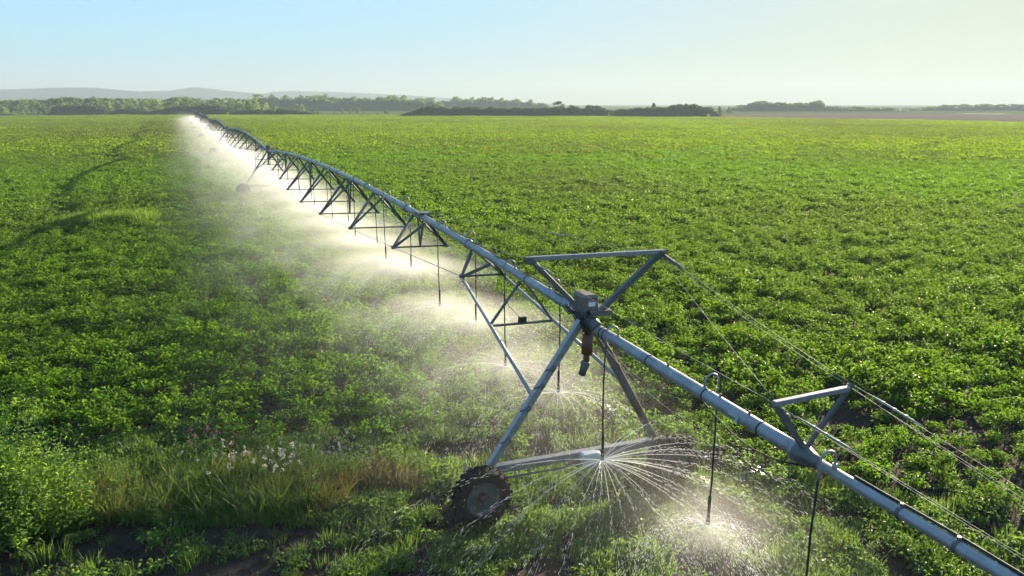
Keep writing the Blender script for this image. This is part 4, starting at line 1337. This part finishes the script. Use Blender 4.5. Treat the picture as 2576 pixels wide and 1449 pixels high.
FL = (70, M['fluff'], .045, .62)
WEEDS = [
    # name, foot pixel, label, height, leaves, leaf length, material, stems, radius, width, flowers
    ('weed_plant', 243, 1250, 'tall upright weed standing alone above the dry grass at left', .95, 90, .13, M['weed'], 2, .12, .16, None),
    ('weed_plant', 268, 1225, 'brownish weed with a feathery top beside the tall upright weed at left', .85, 80, .07, M['dry'], 4, .12, .12, None),
    ('weed_plant', 400, 1335, 'leafy weed at the foot of the bank in the shade', .55, 60, .13, M['weed'], 2, .1, .2, None),
    ('fluffy_weed', 655, 1232, 'widest clump of weeds topped with white seed fluff, on the bank', .85, 150, .09, M['weed'], 9, .55, .14, (28, M['fluff'], .038, .72)),
    ('fluffy_weed', 720, 1215, 'white fluffy weed at the right end of the widest fluffy clump', .7, 80, .08, M['weed'], 5, .3, .14, (16, M['fluff'], .04, .65)),
    ('fluffy_weed', 870, 1195, 'hazy white fluffy weed under the edge of the mist', .85, 120, .08, M['weed'], 8, .42, .13, (46, M['fluff'], .03, .45)),
    ('fluffy_weed', 602, 1215, 'small green weed with a few white fluffy heads left of the widest fluffy clump', .8, 110, .09, M['weed'], 6, .3, .15, (14, M['fluff'], .04, .75)),
    ('thistle', 515, 1205, 'tall green thistle with purple heads in front of the dark crop edge', 1.05, 120, .11, M['weed'], 6, .3, .15, (8, M['purple'], .05, .97)),
    ('thistle', 735, 1180, 'tall hazy green thistle clump between the two fluffy weeds', .95, 130, .12, M['weed'], 7, .35, .15, None),
    ('thistle', 800, 1170, 'pale green thistle clump with tall thin stems left of the hazy fluffy weed', 1.0, 120, .10, M['weed'], 7, .3, .13, None),
    ('weed_clump', 743, 1432, 'bright green bushy weed alone on the bare dark track', .38, 150, .11, M['weed'], 12, .28, .22, None),
    ('weed_clump', 498, 1372, 'small pale weed with whitish leaves on the shaded track', .28, 50, .09, M['bush'], 6, .18, .25, None),
    ('weed_plant', 2165, 1175, 'upright leafy weed right behind the pipe reducer', .55, 70, .13, M['weed'], 2, .1, .18, None),
    ('weed_plant', 2300, 1125, 'tall spire shaped weed among the crop rows at right', .62, 70, .12, M['weed'], 1, .06, .18, None),
    ('weed_plant', 2290, 1235, 'broad weed below the spire shaped weed at right', .6, 110, .12, M['weed'], 5, .25, .18, None),
    ('weed_plant', 2000, 1420, 'bushy weed below the big pipe in the wet grass', .5, 120, .12, M['weed'], 8, .35, .2, None),
    ('weed_clump', 2270, 1380, 'large mound of leafy weeds between the last hose and the thin end pipe', .7, 330, .14, M['weed'], 18, .75, .2, None),
    ('weed_clump', 2480, 1300, 'large rounded leafy weed at the right picture edge', .62, 260, .13, M['weed'], 15, .55, .2, None),
    ('pink_weed', 2440, 1135, 'low weeds with dull pink flower spikes among the rows at right', .3, 90, .07, M['weed'], 12, .7, .15, (60, M['purple'], .03, .8)),
]
for k, (nm, px, py, lab, ht, nl, ll, mat, st, rd, wdt, fl) in enumerate(WEEDS):
    weed(nm, px, py, lab, 'weed', ht, nl, ll, mat, st, rd, 300 + k * 7, wdt, None, fl)

# tall leafy bush at the left edge, several plants
BUSH = [(-25, 1330, 1.55, 'leafy bush partly cut by the left picture edge, lowest of the left bushes'), (38, 1290, 1.95, 'tallest leafy bush rising at the left edge of the picture'), (112, 1300, 1.35, 'rounded leafy bush just right of the tallest left bush'), (165, 1330, .9, 'low leafy bush at the right end of the left bushes'), (10, 1395, .95, 'dark low bush in the bottom left shade')]
for k, (px, py, ht, lab) in enumerate(BUSH):
    ht *= 1.3
    weed('leafy_bush', px, py, lab, 'bush', ht, int(760 * ht), .15, M['bush'], 16, .62, 500 + k * 11, .27, 'leafy bushes at the left picture edge')
# ------------------------------------------------------------------ trees, thickets and far woods
def leaf_quads(c, size, r_, flat=.0):
    n = len(c)
    a = r_.normal(0, 1, (n, 3)); a[:, 2] *= .7; a /= np.linalg.norm(a, axis=1, keepdims=True)
    b_ = np.cross(a, r_.normal(0, 1, (n, 3))); b_ /= np.linalg.norm(b_, axis=1, keepdims=True) + 1e-9
    s = (size * r_.uniform(.6, 1.3, n))[:, None]
    v = np.stack([c - a * s, c + b_ * s * .55, c + a * s, c - b_ * s * .55], 1).reshape(-1, 3)
    return v, (np.arange(n)[:, None] * 4 + np.arange(4)[None])


def crown_np(seed, kind, ht):
    r_ = np.random.default_rng(seed); cs = []
    ncl = {'round': 26, 'tall': 26, 'poplar': 18, 'bush': 20, 'conifer': 22}[kind]
    for k in range(ncl):
        t = r_.uniform(0, 1); az = r_.uniform(0, 6.28); q = math.sqrt(r_.uniform(.1, 1))
        if kind == 'round': z = .28 + .66 * t; rad = .34 * math.sin(math.pi * min(.97, .16 + .80 * t)) ** .6; cr = .10
        elif kind == 'tall': z = .22 + .74 * t; rad = .24 * math.sin(math.pi * min(.96, .2 + .74 * t)) ** .7; cr = .085
        elif kind == 'poplar': z = .12 + .84 * t; rad = .13 * math.sin(math.pi * min(.97, .22 + .74 * t)); cr = .07
        elif kind == 'conifer': z = .1 + .86 * t; rad = .22 * (1 - t) + .01; cr = .05 + .04 * (1 - t)
        else: z = .08 + .80 * t; rad = .62 * math.sqrt(max(.04, 1 - t * t)); cr = .16
        c = np.array([math.cos(az) * rad * q, math.sin(az) * rad * q, z]) * ht
        m_ = 26
        p = r_.normal(0, 1, (m_, 3)); p /= np.linalg.norm(p, axis=1, keepdims=True)
        p *= (cr * ht * r_.uniform(.55, 1.1, m_))[:, None] * np.array([1.15, 1.15, .85])
        cs.append(c + p)
    c = np.concatenate(cs); c = c[c[:, 2] > .03 * ht]
    return leaf_quads(c, .046 * ht * (1.0 if kind != 'bush' else 1.5), r_)


def tree_proto(name, seed, kind, mat, label=None, ht=10.0):
    e = empty(name)
    v, f = crown_np(seed, kind, ht)
    link_mesh('crown', mesh_np('crown', v, f, mat), e)
    mb = MB().tube([(0, 0, -.2), (.05, 0, ht * .3), (.0, .05, ht * .75)], [.022 * ht, .017 * ht, .005 * ht], 6)
    r_ = random.Random(seed)
    for k in range(5):
        a = r_.uniform(0, 6.28); z = ht * r_.uniform(.25, .5); rr = ht * (.2 if kind in ('round', 'bush') else .1)
        mb.tube([(0, 0, z), (math.cos(a) * rr, math.sin(a) * rr, z + ht * .2)], [.009 * ht, .003 * ht], 5)
    mb.build('trunk', M['bark'], e)
    return e


KINDS = []
for nm, kind, mats_ in (('broadleaf_tree', 'round', ('tree_dark', 'tree_mid', 'tree_pale')), ('broadleaf_tree', 'tall', ('tree_dark', 'tree_mid', 'tree_pale')), ('poplar', 'poplar', ('tree_pale', 'tree_mid')), ('shrub', 'bush', ('tree_dark', 'tree_mid', 'tree_pale')), ('conifer', 'conifer', ('hedge',))):
    for mt in mats_:
        KINDS.append((nm, kind, mt, [tree_proto(nm, 700 + len(KINDS) * 5 + q, kind, M[mt]) for q in range(2)], [0]))


def kindof(kind, mt):
    return next(k for k in KINDS if k[1] == kind and k[2] == mt)


USED = set()


def plant_tree(px, Y, top_py, kind, mt, label, group=None, wide=1.0, seed=None):
    """a tree at image column px and depth Y whose top reaches image row top_py"""
    nm, _, _, protos, _ = kindof(kind, mt)
    x, _, zt_ = at_depth(px, top_py, Y)
    z0 = float(ground_z(x, Y))
    p = random.choice(protos)
    if p.name in USED:
        e = p.copy(); COL.objects.link(e)
        for ch in p.children:
            c = ch.copy(); COL.objects.link(c); c.parent = e
    else:
        e = p; USED.add(p.name)
    s = max(1.2, (zt_ - z0)) / 10.0
    e.location = (x, Y, z0); e.scale = (s * wide, s * wide, s); e.rotation_euler = (0, 0, random.uniform(0, 6.28))
    for k_ in ('label', 'category', 'group'):
        if k_ in e: del e[k_]
    tag(e, label, 'shrub' if kind == 'bush' else 'tree', group)
    return e


def prof(pts_, px): return float(np.interp(px, [p[0] for p in pts_], [p[1] for p in pts_]))


TOPS = [(-60, 250), (0, 250), (60, 249), (110, 250), (150, 244), (190, 245), (245, 244), (290, 246), (350, 246), (400, 249), (430, 244), (455, 243), (500, 248), (518, 252), (535, 250), (548, 246), (600, 247), (640, 249), (670, 250)]
random.seed(21)
px = -60
while px < 655:
    mt = random.choice(['tree_dark', 'tree_mid', 'tree_mid', 'tree_dark', 'tree_pale'])
    kd = random.choice(['round', 'tall', 'round'])
    seg = ('behind the left dark thicket mound', 'between the two dark thicket mounds', 'behind the right dark thicket mound')[0 if px < 280 else (1 if px < 400 else 2)]
    col_ = {'tree_dark': 'dark green', 'tree_mid': 'mid green', 'tree_pale': 'pale sunlit'}[mt]
    plant_tree(px, random.uniform(556, 610), prof(TOPS, px) + random.uniform(-1.5, 3.5), kd, mt, f'{col_} back row tree {seg}', f'{col_} back row trees {seg}', random.uniform(.95, 1.3))
    px += random.uniform(6.5, 11)
px = -55
while px < 650:
    mt = random.choice(['tree_dark', 'tree_mid', 'tree_mid', 'tree_pale'])
    kd = random.choice(['round', 'tall', 'round', 'bush'])
    seg = ('behind the left dark thicket mound', 'between the two dark thicket mounds', 'around the far end of the pipe')[0 if px < 280 else (1 if px < 400 else 2)]
    col_ = {'tree_dark': 'dark green', 'tree_mid': 'mid green', 'tree_pale': 'pale sunlit'}[mt]
    hgt = prof(TOPS, px) + random.uniform(6, 19)
    plant_tree(px, random.uniform(520, 550), hgt, kd, mt, f'shorter {col_} middle row tree {seg}', f'{col_} middle row trees {seg}', random.uniform(.9, 1.3) * (.6 if kd == 'bush' else 1))
    px += random.uniform(9, 15)
ONE = [
    (388, 512, 249, 'round', 'tree_pale', 'large bright pale green tree between the two dark thicket mounds', 1.25),
    (366, 515, 254, 'tall', 'tree_pale', 'slim pale tree just left of the large bright tree', 1.0),
    (640, 516, 247, 'tall', 'tree_pale', 'brightest yellow green tree right of the pipe end', 1.1),
    (624, 512, 254, 'tall', 'tree_mid', 'mid green tree just left of the brightest yellow green tree', 1.0),
    (594, 505, 262, 'poplar', 'tree_pale', 'slim sunlit poplar right of the right thicket mound', 1.2),
    (573, 486, 281, 'bush', 'tree_pale', 'small rounded pale shrub at the right foot of the thicket mound', .75),
    (668, 500, 258, 'bush', 'tree_pale', 'pale sunlit shrub clump, larger of two right of the brightest tree', .8),
    (692, 497, 264, 'bush', 'tree_mid', 'mid green shrub right beside the pale sunlit shrub clump', .8),
    (655, 492, 272, 'bush', 'tree_dark', 'dark low shrub in front of the pale sunlit shrub clump', .9),
    (716, 500, 272, 'bush', 'tree_dark', 'dark low shrub left of the pointed poplar', .7),
    (746, 500, 261, 'poplar', 'tree_pale', 'pointed poplar, left of the close pair by the meadow', 1.2),
    (759, 502, 261, 'tall', 'tree_pale', 'fuller pale tree, right of the close pair by the meadow', .95),
    (732, 500, 270, 'poplar', 'tree_mid', 'short mid green tree left of the close pair by the meadow', 1.5),
    (785, 498, 274, 'bush', 'tree_dark', 'dark shrub at the left end of the pale meadow strip', .9),
    (800, 498, 278, 'bush', 'tree_dark', 'lower dark shrub starting the pale meadow strip', .8),
    (861, 505, 271, 'poplar', 'tree_pale', 'first small lone tree along the meadow strip counted from left', 1.6),
    (880, 505, 275, 'poplar', 'tree_pale', 'second small lone tree along the meadow strip, shortest', 1.8),
    (901, 505, 270, 'tall', 'tree_pale', 'third small lone tree along the meadow strip, tallest', 1.2),
    (915, 503, 281, 'bush', 'tree_mid', 'rounded low shrub right of the tallest lone meadow tree', .9),
    (970, 508, 266, 'poplar', 'tree_mid', 'thin tree beside the pond at the left end of the long hedge', 1.2),
    (975, 500, 279, 'bush', 'tree_mid', 'shrub at the left shore of the pond', .7),
    (840, 500, 283, 'bush', 'tree_mid', 'flat low shrub along the meadow strip left of the lone trees', 1.2),
    (950, 500, 283, 'bush', 'tree_mid', 'flat low shrub along the meadow strip left of the pond', 1.2),
    (20, 500, 283, 'bush', 'tree_mid', 'flat shrub at the far left field edge', 1.6),
    (55, 500, 277, 'bush', 'tree_mid', 'mid green shrub left of the left dark thicket mound', .9),
    (110, 498, 274, 'poplar', 'tree_mid', 'small upright tree in front of the left dark thicket mound', 1.5),
    (266, 492, 277, 'bush', 'tree_mid', 'lighter shrub at the right foot of the left thicket mound', .7),
    (1376, 452, 266, 'bush', 'hedge', 'small dark crown on the long hedge left of the round tree', .7),
    (1404, 452, 254, 'round', 'tree_dark', 'round domed tree standing above the long dark hedge', 1.35),
    (1440, 452, 264, 'round', 'tree_dark', 'flatter tree right of the domed tree above the long hedge', 1.5),
    (1486, 452, 263, 'round', 'tree_dark', 'left of two joined flat crowns above the long hedge', 1.4),
    (1504, 452, 264, 'round', 'tree_dark', 'right of two joined flat crowns above the long hedge', 1.3),
    (1548, 440, 276, 'conifer', 'hedge', 'small pointed conifer in the dip of the long hedge', 1.4),
    (1562, 442, 273, 'round', 'tree_dark', 'small round tree beside the conifer in the hedge dip', 1.1),
    (1645, 440, 259, 'conifer', 'hedge', 'tallest pointed conifer over the right part of the hedge', 1.7),
    (1760, 425, 265, 'conifer', 'hedge', 'tiny conifer on the falling end of the yellowish hedge mound', 1.3),
    (1811, 520, 266, 'conifer', 'hedge', 'hazy lone conifer left of the far hazy wood', 1.6),
    (1834, 560, 268, 'conifer', 'hedge', 'hazy conifer at the left end of the far hazy wood', 1.3),
    (1782, 398, 286, 'bush', 'tree_pale', 'pale bush at the right end of the long hedge', .8),
]
for a in ONE:
    if a[3] == 'bush' and a[4] == 'hedge': a = a[:4] + ('tree_dark',) + a[5:]
    plant_tree(a[0], a[1], a[2], a[3], a[4], a[5], None, a[6])
for k in KINDS:                                     # sources that were never planted leave the scene
    for p in k[3]:
        if p.name not in USED:
            for c in list(p.children): bpy.data.objects.remove(c)
            bpy.data.objects.remove(p)


def mass(name, top, depth, thick, mat, label, cat, seed, size=.9, dens=1.0, kind=None, base_drop=0.0, rough=.8):
    """a closed thicket or wood: an inner body with foliage all over it, its skyline following TOP (image columns and rows at its depth)"""
    r_ = np.random.default_rng(seed)
    x0, x1 = at_depth(top[0][0], 280, depth)[0], at_depth(top[-1][0], 280, depth)[0]
    n = max(12, int((x1 - x0) / (size * 1.6)))
    px = np.linspace(top[0][0], top[-1][0], n); py = np.interp(px, [p[0] for p in top], [p[1] for p in top])
    pos = np.array([at_depth(a, b_, depth) for a, b_ in zip(px, py)])
    gz = ground_z(pos[:, 0], pos[:, 1]) - base_drop
    cell = max(2, int(round(3.2 / (size * 1.6))))          # crowns a few metres wide along the skyline
    crown = np.repeat(r_.uniform(-.13, .10, n // cell + 2), cell)[:n]
    ph = (np.arange(n) % cell + .5) / cell
    h = np.maximum(pos[:, 2] - gz, .3) * (1 + (crown - .10 * (2 * ph - 1) ** 2) * rough + r_.normal(0, .025, n))
    # inner body
    m_ = 9; v = []
    for k in range(m_ + 1):
        t = math.pi * k / m_
        v.append(np.column_stack([pos[:, 0], pos[:, 1] - math.cos(t) * thick * .42, gz - .3 + (h * .88 + .3) * math.sin(t) ** .5]))
    v = np.concatenate(v); i = (np.arange(m_)[:, None] * n + np.arange(n - 1)[None]).ravel()
    body = (v, np.stack([i, i + 1, i + n + 1, i + n], 1))
    # foliage
    q = int(n * thick * 2.2 * dens / size) + int(n * np.mean(h) * 2.6 * dens / size)
    k = r_.integers(0, n, q); t = np.arccos(r_.uniform(-1, .75, q)); bump = 1 + rough * .12 * np.sin(pos[k, 0] / size * .45 + 2 * np.sin(t * 3 + k * .11)) + r_.normal(0, .04, q)
    c = np.column_stack([pos[k, 0] + r_.normal(0, size * .6, q), pos[k, 1] - np.cos(t) * thick * .5 * bump, gz[k] + h[k] * np.sin(t) ** .5 * bump * .97])
    c[:, 2] = np.maximum(c[:, 2], gz[k] + .1)
    lv, lf = leaf_quads(c, size, r_)
    vv = np.concatenate([body[0], lv]); ff = np.concatenate([body[1], lf + len(body[0])])
    o = link_mesh(name, mesh_np(name, vv, ff, mat))
    return tag(o, label, cat, kind=kind)


mass('thicket', [(128, 283), (140, 272), (155, 267.5), (190, 266), (230, 265.5), (252, 269), (268, 274), (276, 284)], 505, 12, M['hedge'], 'left dark rounded thicket mound in front of the treeline', 'thicket', 1, .55)
mass('thicket', [(385, 285), (405, 277), (430, 271), (470, 268), (500, 265.5), (540, 266), (560, 270), (575, 278), (582, 285)], 505, 12, M['hedge'], 'right dark thicket mound behind the far pipe end', 'thicket', 2, .55)
mass('thicket', [(-40, 284), (0, 284.5), (35, 285), (40, 288)], 500, 8, M['tree_mid'], 'low green thicket strip at the far left field edge', 'thicket', 3, .5)
mass('thicket', [(280, 282), (300, 276), (340, 279), (385, 280), (400, 284)], 500, 8, M['hedge'], 'low dark thicket between the two thicket mounds', 'thicket', 4, .5)
mass('thicket', [(582, 284), (600, 279), (650, 276), (700, 276), (750, 281), (790, 284)], 500, 8, M['hedge'], 'low dark thicket right of the far pipe end', 'thicket', 5, .5)
mass('long_hedge', [(1010, 290), (1028, 284), (1048, 277), (1068, 272), (1080, 269.5), (1100, 271), (1200, 272.5), (1330, 273), (1372, 272), (1460, 273), (1500, 273.5), (1525, 276), (1540, 281)], 455, 14, M['hedge'], 'long flat dark hedge belt behind the field, left of the dip', 'hedge', 6, .6)
mass('long_hedge', [(1538, 283), (1560, 277), (1600, 273), (1650, 272), (1680, 268), (1700, 264), (1715, 262.5), (1735, 265), (1770, 270), (1800, 278), (1808, 286)], 435, 14, M['tree_dark'], 'right part of the hedge belt rising to a yellowish mound', 'hedge', 7, .6)
mass('wood', [(640, 250), (665, 247), (690, 246), (730, 245.5), (800, 245), (860, 247), (885, 249), (900, 248), (950, 247.5), (1000, 249), (1036, 251), (1060, 252), (1085, 254), (1110, 262)], 800, 40, M['tree_mid'], 'long wood behind the meadow strip and pond', 'wood', 8, 1.15, 1.2, 'stuff', rough=1.6)
mass('wood', [(1030, 254), (1060, 251.5), (1090, 253), (1106, 257), (1130, 252), (1160, 251), (1230, 253), (1288, 253.5), (1330, 256), (1370, 263), (1390, 270)], 980, 40, M['tree_mid'], 'hazy wood behind the left half of the long hedge', 'wood', 9, 1.3, 1.2, 'stuff', rough=1.6)
mass('wood', [(1830, 280), (1850, 273), (1870, 266), (1900, 261), (1932, 261), (1980, 264), (2030, 263), (2044, 258.5), (2064, 260), (2080, 267), (2110, 272), (2180, 271), (2240, 274), (2262, 279)], 760, 40, M['tree_dark'], 'hazy wood with a raised clump beyond the beige stubble field', 'wood', 10, 1.2, 1.2, 'stuff', rough=1.6)
mass('wood', [(2250, 279), (2300, 274), (2340, 272), (2370, 267), (2398, 267), (2410, 272), (2424, 267), (2470, 264.5), (2540, 266), (2620, 266), (2760, 262), (2900, 266)], 820, 40, M['tree_dark'], 'faint hazy wood at the right picture edge', 'wood', 11, 1.2, 1.2, 'stuff', rough=1.6)

# ------------------------------------------------------------------ haze
m = bpy.data.materials.new('haze'); m.use_nodes = True
n, l = m.node_tree.nodes, m.node_tree.links
n.remove(n['Principled BSDF'])
pv = n.new('ShaderNodeVolumePrincipled')
pv.inputs['Color'].default_value = (.40, .47, .545, 1); pv.inputs['Density'].default_value = .00036; pv.inputs['Anisotropy'].default_value = .15
l.new(pv.outputs[0], n['Material Output'].inputs['Volume'])
hz = MB().box((0, 2200, 58.9), (12000, 4800, 124.2)).build('haze', m)
tag(hz, kind='stuff')
